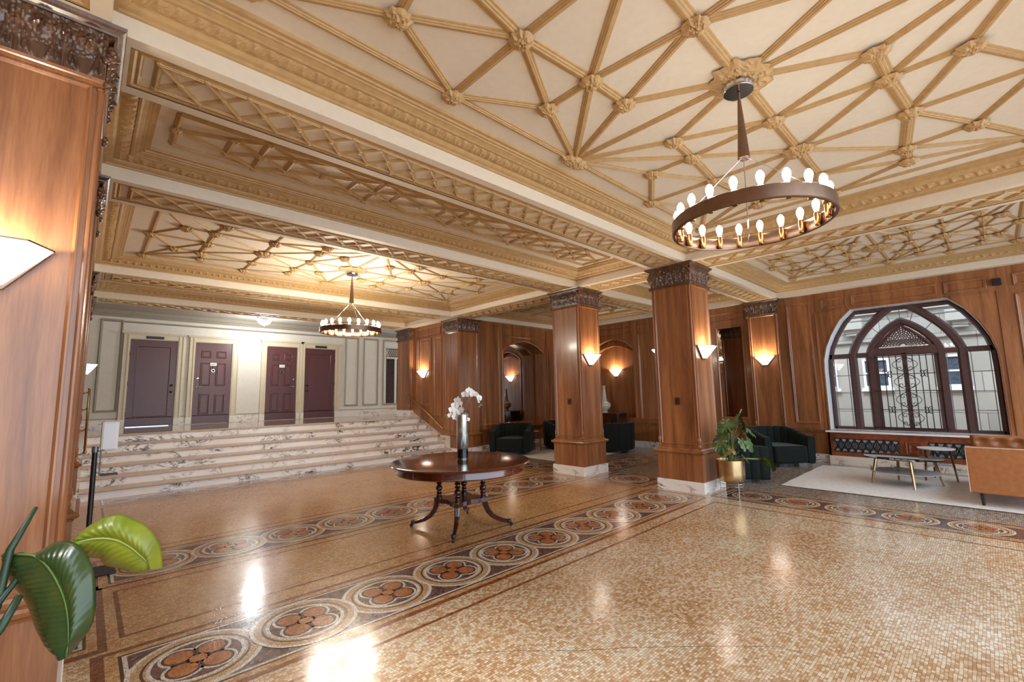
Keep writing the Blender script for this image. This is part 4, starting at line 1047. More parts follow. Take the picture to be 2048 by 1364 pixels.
# ---- brass handrails
def handrail(label, x, s_, a, b):
    t = thing('handrail', label, 'handrail', (x, a[0], a[1]), 0, 'brass wall handrails by the stairs'); d = (0, b[0] - a[0], b[1] - a[1])
    mb = MB(); mb.tube([(0, 0, 0), d], .019, 12); mb.ball((0, 0, 0), .026); mb.ball(d, .026); mb.build('rail', BRASS, t, smooth=True)
    for f in (.02, .35, .68, .98):
        c = (0, d[1] * f, d[2] * f); mb = MB(); mb.tube([c, (s_ * .03, c[1], c[2] - .05), (s_ * .075, c[1], c[2] - .06)], .008, 8); mb.ball((s_ * .08, c[1], c[2] - .06), .03, 10, 6, (.35, 1, 1)); mb.build('bracket', BRASS, t, smooth=True)
handrail('brass handrail climbing the wood panelling at the right of the stairs', 6.86, 1, (9.93, .63), (11.8, 1.58))
handrail('brass handrail at the far left of the stairs, seen nearly end on', .05, -1, (9.8, .72), (11.75, 1.74))

# ---- round pedestal table with vase of orchids
tb = thing('round_table', 'round polished mahogany table on four turned columns and splayed legs', 'table', (3.24, 4.33, 0))
mb = MB(); mb.lathe([(0, .712), (.76, .712), (.79, .716), (.805, .724), (.808, .733), (.80, .741), (.785, .744), (0, .744)], (0, 0, 0), 96, False); mb.build('tabletop', TABLEW, tb, smooth=True)
mb = MB(); mb.lathe([(.70, .712), (.735, .712), (.735, .645), (.738, .640), (.735, .632), (.70, .632), (.70, .712)], (0, 0, 0), 96, False)
for k in range(8): a = 2 * PI * k / 8 + .2; mb.bar((.737 * math.cos(a), .737 * math.sin(a), .64), (.737 * math.cos(a), .737 * math.sin(a), .71), .006, .006)
mb.build('apron', TABLEW, tb, smooth=True)
mb = MB()
P = []
for k in range(4):
    a0 = PI / 4 + k * PI / 2
    for da, r_ in ((-.13, .285), (-.08, .31), (.08, .31), (.13, .285), (.24, .255), (.42, .235), (.55, .205), (.785, .185), (1.02, .205), (1.15, .235), (1.33, .255)): P.append((r_ * math.cos(a0 + da), r_ * math.sin(a0 + da)))
mb.poly(P, .275, .325); mb.build('platform', TABLEL, tb, bevel=.004)
for k in range(4):
    a = PI / 4 + k * PI / 2 ; ca, sa = math.cos(a), math.sin(a); q = .255
    mb = MB(); mb.lathe([(.034, .325), (.036, .345), (.026, .352), (.026, .365), (.036, .375), (.026, .385), (.024, .40), (.040, .425), (.040, .44), (.024, .462), (.022, .47), (.034, .485), (.024, .50), (.024, .512), (.036, .522), (.030, .53), (.020, .64), (.03, .70), (.03, .712)], (q * ca, q * sa, 0), 14)
    mb.build('turned_column', TABLEL, tb, smooth=True)
    mb = MB(); prof = [(.27, .30, .055), (.285, .24, .055), (.31, .18, .05), (.355, .125, .045), (.42, .085, .040), (.49, .062, .034), (.545, .055, .030)]
    vs = []; fs = []
    for i, (r_, z, w) in enumerate(prof):
        nx = (prof[min(i + 1, 6)][0] - prof[max(i - 1, 0)][0], prof[min(i + 1, 6)][1] - prof[max(i - 1, 0)][1]); l_ = math.hypot(*nx); n_ = (-nx[1] / l_, nx[0] / l_)
        for sw, sn in ((-1, -1), (1, -1), (1, .8), (.5, 1.0), (.25, .8), (0, 1.0), (-.25, .8), (-.5, 1.0), (-1, .8)):
            rr = r_ - 0 + n_[0] * sn * w * .55; zz_ = z + n_[1] * sn * w * .55; o = sw * w / 2
            vs.append((rr * ca - o * sa, rr * sa + o * ca, zz_))
    K = 9
    for i in range(len(prof) - 1):
        for j in range(K): fs.append((i * K + j, i * K + (j + 1) % K, (i + 1) * K + (j + 1) % K, (i + 1) * K + j))
    fs += [tuple(range(K))[::-1], tuple((len(prof) - 1) * K + j for j in range(K))]
    mb.add(vs, fs); lg = mb.build('leg', TABLEL, tb)
    mb = MB(); mb.lathe([(.022, .035), (.026, .05), (.024, .075), (.010, .08)], (.555 * ca, .555 * sa, 0), 10); mb.M = Matrix.Translation((.575 * ca, .575 * sa, .022)) @ Matrix.Rotation(a, 4, 'Z') @ Matrix.Rotation(PI / 2, 4, 'X')
    mb.lathe([(.0, -.012), (.018, -.012), (.0215, -.006), (.0215, .006), (.018, .012), (0, .012)], (0, 0, 0), 16, False); mb.build('caster', BLACK, lg)
VX, VY, VZ = 3.335, 4.42, .7445
vs_ = thing('glass_vase', 'tall mirrored glass cylinder vase with a black base on the round table', 'vase', (VX, VY, VZ))
mb = MB(); mb.lathe([(0, 0), (.068, 0), (.070, .004), (.070, .008), (0, .008)], (0, 0, 0), 32, False); mb.build('rim_disc', STEEL, vs_, smooth=True)
mb = MB(); mb.lathe([(0, .008), (.066, .008), (.067, .115), (0, .115)], (0, 0, 0), 32, False); mb.build('black_base', plain('black_glass', srgb(14, 15, 18), .06, var=.2), vs_, smooth=True)
mb = MB(); mb.lathe([(.067, .115), (.070, .12), (.070, .515), (.066, .516), (.064, .51), (.062, .12), (0, .118)], (0, 0, 0), 40, False)
m, nt, p = new_mat('silvered_glass'); p.inputs['Base Color'].default_value = srgb(190, 200, 198); p.inputs['Metallic'].default_value = .85; p.inputs['Roughness'].default_value = .09
mb.build('cylinder', m, vs_, smooth=True)
# camera-facing sideways axis used for flower heads
orc = thing('orchid_stems', 'white moth orchid sprays standing in the glass vase on the round table', 'flowers', (VX, VY, VZ + .13))
A_ = Vector((.707, -.707, 0)); Bq = Vector((-.68, -.73, 0))
def flower(name, cx, cz, r, tilt, dep=0):
    c = A_ * cx + Vector((0, 0, cz)) + Bq * dep
    R_ = Matrix.Translation(c) @ Matrix.Rotation(math.radians(-43) + tilt, 4, 'Z') @ Matrix.Rotation(PI / 2 - .25, 4, 'X')
    mb = MB(); mb.M = R_
    for k, (a, l_, w) in enumerate(((90, 1.0, .62), (215, 1.0, .62), (325, 1.0, .62), (8, 1.05, .95), (172, 1.05, .95))):
        a = math.radians(a)
        def fn(s, t):
            x = s * l_ * r; y = (t - .5) * 2 * w * r * .55 * math.sin(PI * min(1, s * .93 + .07)) ** .6
            z = .15 * r * s * s + .1 * r * abs(t - .5) + (.004 if k > 2 else 0)
            return (x * math.cos(a) - y * math.sin(a), x * math.sin(a) + y * math.cos(a), z)
        mb.grid(fn, 6, 4)
    f = mb.build(name, PETAL, orc, smooth='all')
    mb = MB(); mb.M = R_; mb.ball((0, -.1 * r, .15 * r), .16 * r, 8, 5, (1, 1.3, 1)); mb.build('flower_centre', plain('pale_yellow_lip', srgb(226, 200, 190), .5), f)
random.seed(21)
sp1 = [(0, 0, 0), (.005, 0, .3), (-.03, 0, .42), (-.07, 0, .50), (-.11, 0, .53), (-.15, 0, .50), (-.18, 0, .44), (-.19, 0, .40)]
sp2 = [(0, 0, 0), (.03, 0, .3), (.055, 0, .46), (.05, 0, .58), (.03, 0, .66), (.02, 0, .72)]
sp3 = [(.01, 0, 0), (.03, 0, .3), (.06, 0, .45), (.12, 0, .58), (.17, 0, .62), (.21, 0, .58), (.22, 0, .52)]
for P in (sp1, sp3, [(.02, 0, 0), (.05, 0, .36), (.10, 0, .48), (.08, 0, .52)]):
    mb = MB(); mb.tube([tuple(A_ * q[0] + Vector((0, 0, q[2])) + Bq * .01) for q in P], .0035, 6); mb.build('stem', TWIG, orc)
mb = MB(); mb.tube([tuple(A_ * q[0] + Vector((0, 0, q[2]))) for q in ((.03, 0, 0), (.04, 0, .3), (.02, 0, .5), (.07, 0, .63))], .003, 5); mb.build('stem', TWIG, orc)
for (x, z, r_) in ((-.05, .56, .05), (-.085, .50, .052), (-.025, .52, .045), (-.12, .45, .05), (-.065, .42, .055), (-.01, .44, .055), (-.14, .38, .042), (-.085, .36, .045), (.035, .37, .045), (.02, .31, .04), (.06, .33, .035), (-.045, .35, .05)):
    flower('blossom', x, z, r_, random.uniform(-.6, .6), random.uniform(.0, .05))
for (x, z, r_, tl) in ((.045, .63, .055, -.2), (.085, .675, .045, .3), (.14, .63, .052, .1), (.20, .585, .05, .9), (.195, .545, .04, 1.2)): flower('blossom', x, z, r_, tl, .02)
for (x, z) in ((-.20, .375), (-.19, .35), (.225, .50), (.205, .48)):
    mb = MB(); c = A_ * x + Vector((0, 0, z)); mb.ball(tuple(c), .013, 8, 5); mb.build('bud', BUD, orc, smooth='all')

# ---- channel-tufted velvet barrel armchairs
def armchair(label, loc, rz, first=[None]):
    if first[0] is not None: return dup(first[0], loc, rz, label)
    t = thing('velvet_armchair', label, 'armchair', loc, rz, 'dark green velvet barrel armchairs'); first[0] = t
    R_, fz = .43, .40         # faces -y
    def path(s):      # s 0..1 from left front round the back to right front; returns pos, outward normal
        Ls = .38; arc_ = PI * R_; tot = 2 * Ls + arc_; d = s * tot
        if d < Ls: return Vector((-R_, -.36 + d)), Vector((-1, 0))
        if d < Ls + arc_: a = PI - (d - Ls) / R_; return Vector((R_ * math.cos(a), .02 + R_ * math.sin(a))), Vector((math.cos(a), math.sin(a)))
        return Vector((R_, .02 - (d - Ls - arc_))), Vector((1, 0))
    NCH = 15
    def shell(s, t2):
        p, n = path(s); k = math.sin(PI * s) ** 1.0; ch = abs(math.sin(PI * s * NCH)) ** .5
        top = .575 + .15 * min(1, k * 1.25) ** 1.6; th = .075
        a = t2 * 2 * PI       # rounded slab cross-section
        zc = (top + .06) / 2; hz = (top - .06) / 2
        ca, sa = math.cos(a), math.sin(a); e = lambda v, q: math.copysign(abs(v) ** q, v)
        out = th * e(ca, .45) + (.014 * (ch - .5) * (1 if ca > 0 else -1) if abs(ca) > .1 else 0); z = zc + hz * e(sa, .22)
        lean = .03 * (z - .06) / .6
        q = p + n * (out + lean * .6)
        return (q.x, q.y, z + .012 * (ch - .5) * (sa > .7))
    mb = MB(); nu, nv = 150, 28
    mb.grid(lambda i, j: shell(i, j), nu, nv)
    for e in (0, 1):
        vs = [shell(e, j / nv) for j in range(nv)]; mb.add(vs, [tuple(range(nv)) if e else tuple(range(nv))[::-1]])
    mb.build('channelled_back', VELVET, t, smooth=True)
    mb = MB(); pts = [(-.34, -.40), (.34, -.40), (.345, .05)] + [(.345 * math.cos(a * PI / 12), .05 + .33 * math.sin(a * PI / 12)) for a in range(1, 12)] + [(-.345, .05)]
    mb.poly(pts, .07, fz); mb.build('seat', VELVET, t, smooth=True, bevel=.045)
    mb = MB(); mb.lathe([(0, 0), (.34, 0), (.34, .07), (0, .07)], (0, .0, 0), 32, False); mb.build('plinth_base', BLACK, t)
    for e in (0, 1):
        mb = MB(); mb.tube([shell(e, j / nv) for j in range(nv + 1)], .007, 6); mb.build('welt', VELVET, t)
    return t
armchair('dark velvet armchair facing the room under the arched mirror, left of the small side table', (7.95, 8.42, .013), math.radians(-60))
armchair('dark velvet armchair half hidden behind the column, right of the small side table', (9.52, 8.1, .013), math.radians(10))
armchair('dark velvet armchair seen from behind between the two wooden columns', (9.85, 6.72, .013), math.radians(165))
armchair('dark velvet armchair with its side to the camera just behind the potted plant', (8.2, 3.12, 0), math.radians(35))
armchair('dark velvet armchair under the wall pilaster sconce, its open seat facing the camera', (10.18, 3.05, 0), math.radians(-38))

# ---- small tables
def round_side(label, loc, r_, h, top, leg, splay, rot=0, lower=.22):
    t = thing('side_table', label, 'side table', loc, rot)
    mb = MB(); mb.lathe([(0, h - .022), (r_ - .012, h - .022), (r_, h - .012), (r_, h), (0, h)], (0, 0, 0), 40, False); mb.build('tabletop', top, t, smooth=True)
    mb = MB(); mb.lathe([(0, lower), (r_ * .78, lower), (r_ * .78, lower + .014), (0, lower + .014)], (0, 0, 0), 40, False); mb.build('lower_shelf', top, t, smooth=True)
    for k in range(3):
        a = 2 * PI * k / 3 + .3; mb = MB(); mb.tube([(r_ * .72 * math.cos(a), r_ * .72 * math.sin(a), h - .02), (splay * math.cos(a), splay * math.sin(a), 0)], [.017, .011], 8); mb.build('leg', leg, t)
    return t
round_side('small round side table with white tops and dark walnut legs near the window sofa', (9.97, .70, .013), .23, .50, plain('white_marble_top', srgb(220, 224, 228), .2, var=.04), WALNUT, .22, 0)
s2 = round_side('small round dark side table holding magazines between the two rear armchairs', (8.66, 8.33, .012), .17, .50, WALNUT, WALNUT, .15, .6, .20)
PAPER = plain('magazine_paper', srgb(206, 200, 192), .5, var=.1)
mb = MB(); mb.box(-.11, .11, -.08, .08, 0, .012); mg = mb.build('magazine', PAPER); mg.location = (8.66, 8.33, .5125); mg.rotation_euler = (0, 0, .5); tag(mg, 'closed pale magazine on the top of the small dark side table', 'magazine')
mb = MB(); mb.box(-.10, .10, -.075, .075, 0, .014); mg = mb.build('magazine', PAPER); mg.location = (8.66, 8.33, .2265); mg.rotation_euler = (0, 0, .2); tag(mg, 'pale magazine on the lower shelf of the small dark side table', 'magazine')
# oval coffee table
ct = thing('coffee_table', 'oval glass topped coffee table with brushed gold legs on the pale rug', 'coffee table', (9.21, 1.03, .012))
mb = MB()
E_ = [(.46 * math.cos(2 * PI * i / 64), .48 * math.sin(2 * PI * i / 64)) for i in range(64)]
def rot(p, a): return (p[0] * math.cos(a) - p[1] * math.sin(a), p[0] * math.sin(a) + p[1] * math.cos(a))
TA = 0
mb.poly([rot(p, TA) for p in E_], .405, .417); mb.build('glass_top', TABLEG, ct)
mb = MB(); mb.poly([rot((p[0] * .84, p[1] * .86), TA) for p in E_], .185, .20); mb.build('lower_shelf', plain('grey_stone_shelf', srgb(168, 176, 182), .25, var=.06), ct)
mb = MB(); mb.poly([rot((p[0] * .72, p[1] * .76), TA) for p in E_], .385, .398); ap = mb
ap.build('top_frame', GOLD, ct)
for (x, y) in ((9.07, 1.42), (8.79, .89), (9.41, .62), (9.62, 1.16)):
    dx, dy = x - 9.21, y - 1.03
    mb = MB(); mb.tube([(dx * .80, dy * .80, .40), (dx * .90, dy * .90, .2), (dx, dy, 0)], [.022, .020, .014], 8); mb.build('leg', GOLD, ct, smooth=True)
# low marquetry chest in the right-hand niche with the vase
ch = thing('console_chest', 'dark inlaid wooden chest standing in front of the shallow wall niche', 'console', (10.77, 7.62, 0))
mb = MB(); mb.poly([(-.20, -.55), (-.16, -.60), (.22, -.60), (.22, .60), (-.16, .60), (-.20, .55)], .08, .895); mb.build('carcass', INLAY, ch)
mb = MB(); mb.poly([(-.24, -.58), (-.19, -.64), (.22, -.64), (.22, .64), (-.19, .64), (-.24, .58)], .895, .92); mb.build('top', WALNUT, ch, bevel=.004)
for z0, z1 in ((.12, .36), (.38, .62), (.64, .87)):
    mb = MB(); mb.box(-.215, -.20, -.50, .50, z0, z1); dr = mb.build('drawer', INLAY, ch, bevel=.004)
    mb = MB()
    for y in (-.28, .28): mb.ball((-.225, y, (z0 + z1) / 2), .018)
    mb.build('pull', BRASS, dr, smooth=True)
for (x, y) in ((-.15, -.53), (-.15, .53), (.17, -.53), (.17, .53)): mb = MB(); mb.lathe([(.02, 0), (.03, .04), (.035, .08)], (x, y, 0), 10); mb.build('foot', WALNUT, ch)
vz = thing('ceramic_vase', 'large crackled white long necked ceramic vase on the inlaid chest', 'vase', (10.86, 7.66, .92))
mb = MB(); mb.lathe([(0, 0), (.085, 0), (.09, .02), (.07, .05), (.10, .08), (.165, .14), (.185, .20), (.17, .26), (.12, .30), (.085, .32), (.095, .335), (.075, .36), (.06, .50), (.045, .62), (.042, .72), (.06, .76), (.052, .765), (.036, .72), (.03, .5), (0, .45)], (0, 0, 0), 32, False); mb.build('body', CERAMIC, vz, smooth=True)
mb = MB()
for z, r_ in ((.36, .078), (.50, .062), (.62, .048)):
    for k in range(8): a = 2 * PI * k / 8; mb.ball((r_ * math.cos(a), r_ * math.sin(a), z), .009, 6, 4)
mb.build('applied_beads', CERAMIC, vz)

# ---- rugs
def rug(label, x0, x1, y0, y1):
    t = thing('area_rug', label, 'rug', ((x0 + x1) / 2, (y0 + y1) / 2, .0)); hx, hy = (x1 - x0) / 2, (y1 - y0) / 2
    random.seed(9)
    mb = MB(); mb.grid(lambda s, u: (-hx + 2 * hx * s, -hy + 2 * hy * u, .0105 + .0012 * math.sin(s * 21) * math.sin(u * 17)), 40, 40)
    mb.box(-hx, hx, -hy, hy, .001, .0095); mb.build('pile', RUGM, t)
    mb = MB()
    for a, b in (((-hx, -hy), (hx, -hy)), ((hx, -hy), (hx, hy)), ((hx, hy), (-hx, hy)), ((-hx, hy), (-hx, -hy))): mb.tube([(a[0], a[1], .006), (b[0], b[1], .006)], .005, 6)
    mb.build('bound_edge', plain('dark_rug_binding', srgb(70, 60, 52), .9), t); return t
rug('pale wool rug under the coffee table by the arched window', 7.99, 10.55, -1.4, 2.40)
rug('pale wool rug under the rear armchairs behind the round table', 7.62, 10.4, 6.45, 9.0)

# ---- tan leather sofa, seen past its near arm
so = thing('leather_sofa', 'tan leather sofa with flat arms, tufted inside, at the right picture edge', 'sofa', (8.13, .30, .012))
def tuft(mb, o, u, v, n, w, h, du=.19, dv=.17):
    def fn(s, t):
        a, b = s * w, t * h; d = 9
        for i in range(int(w / du) + 2):
            for j in range(int(h / dv) + 2): d = min(d, math.hypot(a - (i + (j % 2) * .5) * du, b - (j + .35) * dv))
        e = min(min(s, 1 - s) * w, min(t, 1 - t) * h); c = .045 * (1 - math.exp(-(d / .06) ** 2)) * min(1, e / .04) ** .5
        return tuple(o[k] + u[k] * a + v[k] * b + n[k] * c for k in range(3))
    mb.grid(fn, int(w / .02), int(h / .02))
for nm, x in (('arm', 0), ('arm', 1.85)):
    mb = MB(); mb.box(x, x + .09, -.88, 0, .16, .72); a_ = mb.build(nm, LEATHER, so, bevel=.012)
mb = MB(); mb.box(1.85 - .07, 1.85, -.86, -.02, .30, .73); tuft(mb, (1.78, -.02, .42), (0, -1, 0), (0, 0, 1), (-1, 0, 0), .84, .31); mb.build('tufted_arm_lining', LEATHER, so, smooth=True)
mb = MB(); mb.box(.09, 1.85, -.88, -.78, .16, .74); mb.build('back', LEATHER, so, bevel=.012)
mb = MB(); tuft(mb, (.09, -.76, .40), (1, 0, 0), (0, 0, 1), (0, 1, 0), 1.68, .36); mb.box(.09, 1.77, -.80, -.76, .40, .76); mb.build('tufted_back_cushion', LEATHER, so, smooth=True)
mb = MB(); mb.box(.09, 1.85, -.80, -.01, .16, .28); mb.build('seat_rail', LEATHER, so, bevel=.01)
mb = MB(); mb.box(.095, 1.78, -.76, -.005, .28, .42); mb.build('seat_cushion', LEATHER, so, bevel=.03)
mb = MB()
for e in ((0, 0, .16), (0, 0, .72)): pass
mb.tube([(.0, 0, .165), (.0, 0, .715), (.0, -.87, .715)], .005, 6); mb.build('piping', plain('pale_piping', srgb(214, 190, 160), .5), so)
for (x, y) in ((.10, -.10), (1.84, -.10), (.10, -.80), (1.84, -.80)):
    mb = MB(); mb.tube([(x, y, .17), (x, y, 0)], [.026, .016], 10); mb.build('leg', plain('espresso_leg', srgb(46, 26, 20), .35), so)
for k, (x, lb) in enumerate(((.30, 'grey tweed cushion on the sofa seat nearest its near arm'), (.80, 'grey tweed cushion in the middle of the leather sofa'))):
    mb = MB(); mb.grid(lambda s, t: (-.22 + .44 * s, (.07 * (math.sin(PI * min(1, max(0, s))) * math.sin(PI * t)) ** .4), .0 + .40 * t), 14, 14); mb.grid(lambda s, t: (-.22 + .44 * s, -(.07 * (math.sin(PI * s) * math.sin(PI * t)) ** .4), .40 * t), 14, 14)
    cu = mb.build('cushion', TWEED, smooth='all'); cu.location = (8.13 + x + .05, -.28, .435); cu.rotation_euler = (.25, 0, .0); tag(cu, lb, 'cushion', 'grey cushions on the leather sofa')

# ---- hand sanitiser stand
hs = thing('sanitizer_stand', 'black pole stand carrying a white hand sanitiser dispenser by the left columns', 'dispenser stand', (.17, 5.56, 0))
mb = MB(); mb.box(-.15, .13, -.13, .13, 0, .025); mb.build('base', BLACKP, hs, bevel=.006)
mb = MB(); mb.tube([(-.07, 0, .025), (-.075, 0, 1.10)], .019, 12); mb.build('pole', BLACK, hs, smooth=True)
mb = MB(); mb.tube([(-.075, 0, 1.05), (-.075, 0, 1.10)], .023, 12); mb.tube([(-.05, 0, 1.06), (-.035, -.01, 1.055), (-.035, -.01, .845), (.05, -.01, .845)], .006, 6); mb.build('bracket', plain('grey_bracket', srgb(120, 122, 124), .4, .6), hs)
mb = MB(); mb.box(-.03, .09, -.05, .05, .84, .85); mb.build('drip_tray', BLACK, hs)
mb = MB(); mb.box(-.045, .075, -.05, .05, 1.06, 1.32); dp = mb.build('dispenser', WHITEP, hs, bevel=.018)
mb = MB(); mb.box(-.035, -.015, -.052, -.05, 1.065, 1.072); mb.build('status_window', BLACKP, dp)
# ---- monstera in a brass pot on a wire stand
mo = thing('potted_monstera', 'split leaved monstera in a brushed gold pot on thin wire legs beside the right column', 'potted plant', (6.875, 2.70, 0))
mb = MB(); mb.lathe([(0, .185), (.13, .187), (.165, .20), (.182, .235), (.186, .30), (.188, .495), (.182, .495), (.178, .47), (0, .47)], (0, 0, 0), 48, False); pot = mb.build('pot', GOLD, mo, smooth=True)
mb = MB(); mb.lathe([(.178, .455), (0, .462)], (0, 0, 0), 24, False); mb.build('soil', SOIL, pot)
for k in range(4):
    a = PI / 4 + k * PI / 2 + .1; ca, sa = math.cos(a), math.sin(a)
    mb = MB(); mb.tube([(.15 * ca, .15 * sa, .215), (.172 * ca, .172 * sa, .185), (.175 * ca, .175 * sa, 0)], .004, 6); mb.build('wire_leg', STEEL, mo)
mb = MB(); mb.tube([(.174 * math.cos(i * PI / 16), .174 * math.sin(i * PI / 16), .17) for i in range(33)], .004, 6)
for k in range(2): a = PI / 4 + k * PI / 2 + .1; mb.tube([(.174 * math.cos(a), .174 * math.sin(a), .10), (-.174 * math.cos(a), -.174 * math.sin(a), .10)], .0035, 6)
mb.build('wire_ring', STEEL, mo)
mb = MB(); mb.tube([(0, 0, .46), (.01, -.05, .9), (.03, -.2, 1.22)], .009, 8); mb.build('support_stake', WHITEP if False else plain('pale_stake', srgb(150, 136, 120), .6), mo)
def mleaf(c, size, heading, droop, cuts=3, mat=LEAFM, root=None, rollv=0, bend=.25):
    """heart shaped split leaf; heading = compass of the tip, droop = downward pitch"""
    hub = Vector(c)
    R_ = Matrix.Translation(hub) @ Matrix.Rotation(heading, 4, 'Z') @ Matrix.Rotation(droop, 4, 'Y') @ Matrix.Rotation(rollv, 4, 'X')
    mb = MB(); mb.M = R_
    K = 48
    def edge(a):     # a: 0 at the tip, pi at the stem notch
        b = abs(a)
        r_ = size * (.50 * (1 + .12 * math.cos(b)) if b < 2.5 else .50 * (.9 - .55 * (b - 2.5) / .64))
        r_ *= 1 + .16 * math.exp(-(b / .25) ** 2)
        cut = 1
        if cuts:
            for q in [.55 + j * 1.5 / cuts for j in range(cuts)]:
                cut = min(cut, 1 - .52 * math.exp(-((b - q) / .07) ** 2))
        return r_ * cut
    rings_ = (0, .25, .5, .75, 1)
    def fn(i, j):
        a = -PI + 2 * PI * i; r_ = edge(a) * j; x = r_ * math.cos(a) + size * .18; y = r_ * math.sin(a) * .86
        z = -bend * (x * x + y * y * 1.4) / size + .10 * abs(y) + .006 * math.sin(9 * a) * j
        return (x, y, z)
    mb.grid(fn, K, 6)
    lf = mb.build('leaf', mat, mo, smooth='all')
    s = root or (random.uniform(-.05, .05), random.uniform(-.05, .05), .46)
    d = hub - Vector(s); mid = Vector(s) + d * .5 + Vector((0, 0, .06 * d.length)) - Vector((d.x, d.y, 0)) * .2
    mb = MB(); mb.tube([s, tuple(Vector(s) + (mid - Vector(s)) * .5 - Vector((d.x, d.y, 0)) * .04), tuple(mid), tuple(hub)], [.008, .006, .005, .004], 6); mb.build('leaf_stalk', STEM, mo, smooth='all')
random.seed(4)
hd = lambda dx, dy: math.atan2(dy, dx)
mleaf((.03, -.13, 1.12), .27, hd(-.5, .2), .9, 4, rollv=.5)
mleaf((.0, -.18, 1.10), .26, hd(.5, -.6), 1.1, 3)
mleaf((-.05, -.05, 1.03), .30, hd(-.7, .4), .5, 4, rollv=-.5)
mleaf((-.03, -.03, .98), .33, hd(-.72, .35), .75, 4)
mleaf((.09, -.17, .97), .30, hd(.6, -.7), .55, 4, rollv=.4)
mleaf((.10, -.15, 1.0), .26, hd(.2, -.9), 1.1, 3)
mleaf((-.13, .04, .83), .30, hd(-.75, .3), .9, 4)
mleaf((-.12, .06, .78), .28, hd(-.8, -.1), 1.2, 3)
mleaf((-.06, .0, .64), .20, hd(-.8, .2), .5, 0, LEAFB)
mleaf((-.03, -.02, .66), .14, hd(-.3, -.9), .6, 0, LEAFB)
mleaf((.04, -.16, .78), .20, hd(-.2, -.9), 1.1, 0)
mleaf((.14, -.20, .76), .24, hd(.75, -.55), .9, 0, rollv=1.0)
mleaf((.11, -.14, .66), .12, hd(.6, -.6), .9, 0)
mleaf((.06, -.16, .55), .14, hd(.3, -.9), .8, 2)
for (q, s_, h_, d_) in (((.30, -.33, .505), .24, hd(.5, -.7), 1.15), ((.36, -.40, .49), .22, hd(.7, -.5), .9), ((.33, -.36, .50), .20, hd(.9, -.2), .7), ((.40, -.42, .47), .20, hd(.5, -.6), 1.3)):
    mleaf(q, s_, h_, d_, 3, root=(.04, -.04, .47))

# ---- bird of paradise in the left foreground
bp_ = thing('potted_bird_of_paradise', 'big foreground plant with one dark green and one yellow green paddle leaf, lower left corner', 'potted plant', (-.42, 1.55, 0))
mb = MB(); mb.lathe([(0, 0), (.14, 0), (.16, .02), (.19, .36), (.20, .38), (.18, .38), (.17, .34), (0, .34)], (0, 0, 0), 40, False); mb.build('pot', plain('grey_clay_pot', srgb(120, 116, 110), .7), bp_, smooth=True)
mb = MB(); mb.lathe([(.172, .33), (0, .345)], (0, 0, 0), 24, False); mb.build('soil', SOIL, bp_)
DL = [(0.2452, 1.0201, 0.9522), (0.2408, 1.0164, 0.9076), (0.2421, 1.0033, 0.8875), (0.2597, 0.9754, 0.8633), (0.2789, 0.9466, 0.8355), (0.2989, 0.9163, 0.8120), (0.3161, 0.8892, 0.7850), (0.3308, 0.8658, 0.7509), (0.3405, 0.8456, 0.7250), (0.3563, 0.8210, 0.6918), (0.3818, 0.7877, 0.6551), (0.4326, 0.7291, 0.6258)]
DM = [(0.2686, 0.9279, 0.9563), (0.2923, 0.8893, 0.9625), (0.3307, 0.8386, 0.9582), (0.3617, 0.7986, 0.9303), (0.3843, 0.7677, 0.8954), (0.4011, 0.7423, 0.8612), (0.4148, 0.7196, 0.8275), (0.4245, 0.7012, 0.7908), (0.4305, 0.6857, 0.7584), (0.4335, 0.6729, 0.7267), (0.4353, 0.6611, 0.6955), (0.4336, 0.6543, 0.6540)]
DR = [(0.2714, 1.0104, 0.9441), (0.2875, 0.9801, 0.9441), (0.3265, 0.9270, 0.9508), (0.3660, 0.8687, 0.9866), (0.4007, 0.8187, 0.9983), (0.4334, 0.7740, 0.9897), (0.4619, 0.7379, 0.9532), (0.4824, 0.7116, 0.9019), (0.4929, 0.6972, 0.8361), (0.4957, 0.6893, 0.7753), (0.4863, 0.6933, 0.7118), (0.4355, 0.7412, 0.6201)]
YL = [(0.4271, 0.9589, 0.9511), (0.4509, 0.9545, 0.9253), (0.4728, 0.9532, 0.8910), (0.5015, 0.9412, 0.8830), (0.5207, 0.9418, 0.8520), (0.5621, 0.9195, 0.8338), (0.6071, 0.8945, 0.8106), (0.6467, 0.8709, 0.8105), (0.6571, 0.8733, 0.8203)]
YM = [(0.4269, 0.9159, 0.9612), (0.4670, 0.8900, 0.9720), (0.5082, 0.8646, 0.9735), (0.5480, 0.8427, 0.9619), (0.5866, 0.8247, 0.9332), (0.6176, 0.8148, 0.8987), (0.6386, 0.8132, 0.8718), (0.6479, 0.8213, 0.8526), (0.6530, 0.8332, 0.8353)]
YR = [(0.4270, 0.9730, 0.9506), (0.4462, 0.9615, 0.9947), (0.4966, 0.9205, 1.0385), (0.5468, 0.8846, 1.0527), (0.6003, 0.8520, 1.0268), (0.6407, 0.8336, 0.9900), (0.6708, 0.8265, 0.9433), (0.6889, 0.8328, 0.8846), (0.6974, 0.8491, 0.8195)]
S1 = [(0.2236, 0.8564, 0.6337), (0.2509, 0.8651, 0.8487), (0.2610, 0.9034, 0.9809), (0.3157, 0.9127, 1.1174)]
S2 = [(0.2141, 0.7173, 0.6921), (0.2695, 0.7207, 0.7752), (0.3053, 0.7419, 0.8634)]

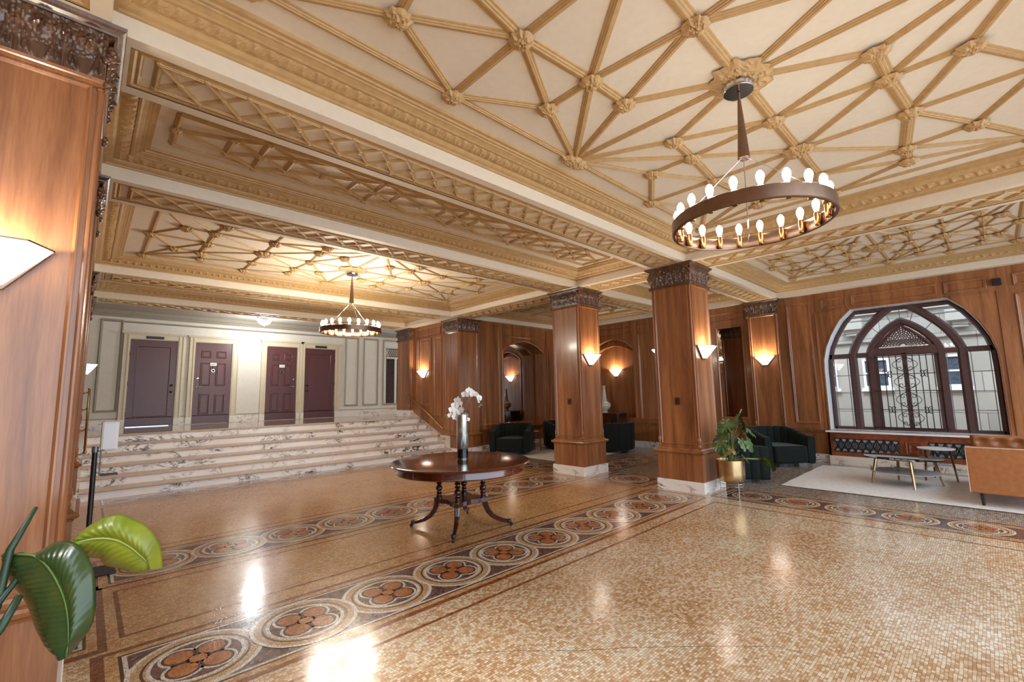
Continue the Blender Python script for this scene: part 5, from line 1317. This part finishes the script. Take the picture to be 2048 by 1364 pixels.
def paddle(name, LL, MM, RR, mat, wave, ribm, folds=16):
    n = len(MM)
    def at(P, t):
        f = t * (n - 1); i = min(int(f), n - 2); f -= i
        p0, p1, p2, p3 = (Vector(P[max(0, min(n - 1, k))]) for k in (i - 1, i, i + 1, i + 2))
        return .5 * ((2 * p1) + (p2 - p0) * f + (2 * p0 - 5 * p1 + 4 * p2 - p3) * f * f + (3 * p1 - p0 - 3 * p2 + p3) * f ** 3)
    nrm = Vector((-.68, -.72, .1))
    def fn(s, u):
        a = -1 + 2 * u; m = at(MM, s); side = at(RR if a > 0 else LL, max(0, min(1, s + .0)))
        k = abs(a); shift = k * .0
        p = m + (side - m) * k
        corr = wave * math.sin((s * folds + k * 1.3) * 2 * PI) * math.sin(PI * min(1, k)) ** .7 + wave * .5 * math.sin((s * folds * 2.3 + k * 2) * 2 * PI) * k
        arch = .028 * math.sin(PI * k)
        return tuple(p + nrm * (corr + arch))
    mb = MB(); mb.grid(fn, 110, 26)
    lf = mb.build(name, mat, bp_, smooth='all')
    so_ = lf.modifiers.new('thickness', 'SOLIDIFY'); so_.thickness = .0012
    mb = MB(); mb.tube([tuple(at(MM, i / 24) + nrm * .003) for i in range(25)], [.0052 - .004 * i / 24 for i in range(25)], 8); mb.build('midrib', ribm, lf, smooth='all')
paddle('leaf', DL, DM, DR, LEAFD, .0013, RIBM, 24)
paddle('leaf', YL, YM, YR, LEAFY, .0014, plain('yellow_rib', srgb(150, 160, 80), .4), 17)
SK = plain('dark_green_stalk', srgb(34, 58, 34), .4, var=.2)
def stalk(P, r): mb = MB(); mb.tube(P, r, 10); mb.build('stalk', SK, bp_, smooth='all')
stalk([(.06, .04, .34), (.16, .5, .50)] + S1, [.016, .015, .014, .013, .012, .006])
stalk([(.05, .0, .34), (.12, .4, .52)] + S2, [.015, .015, .014, .013, .011])
stalk([(.0, .06, .34), (.05, .6, .7), DL[2], DM[0], DM[1]], [.016, .014, .008, .007, .007])
stalk([(.04, .08, .34), (.12, .6, .62), (.30, .92, .90), YM[0], YM[1]], [.016, .012, .009, .007, .005])
S.unit_settings.system = 'METRIC'
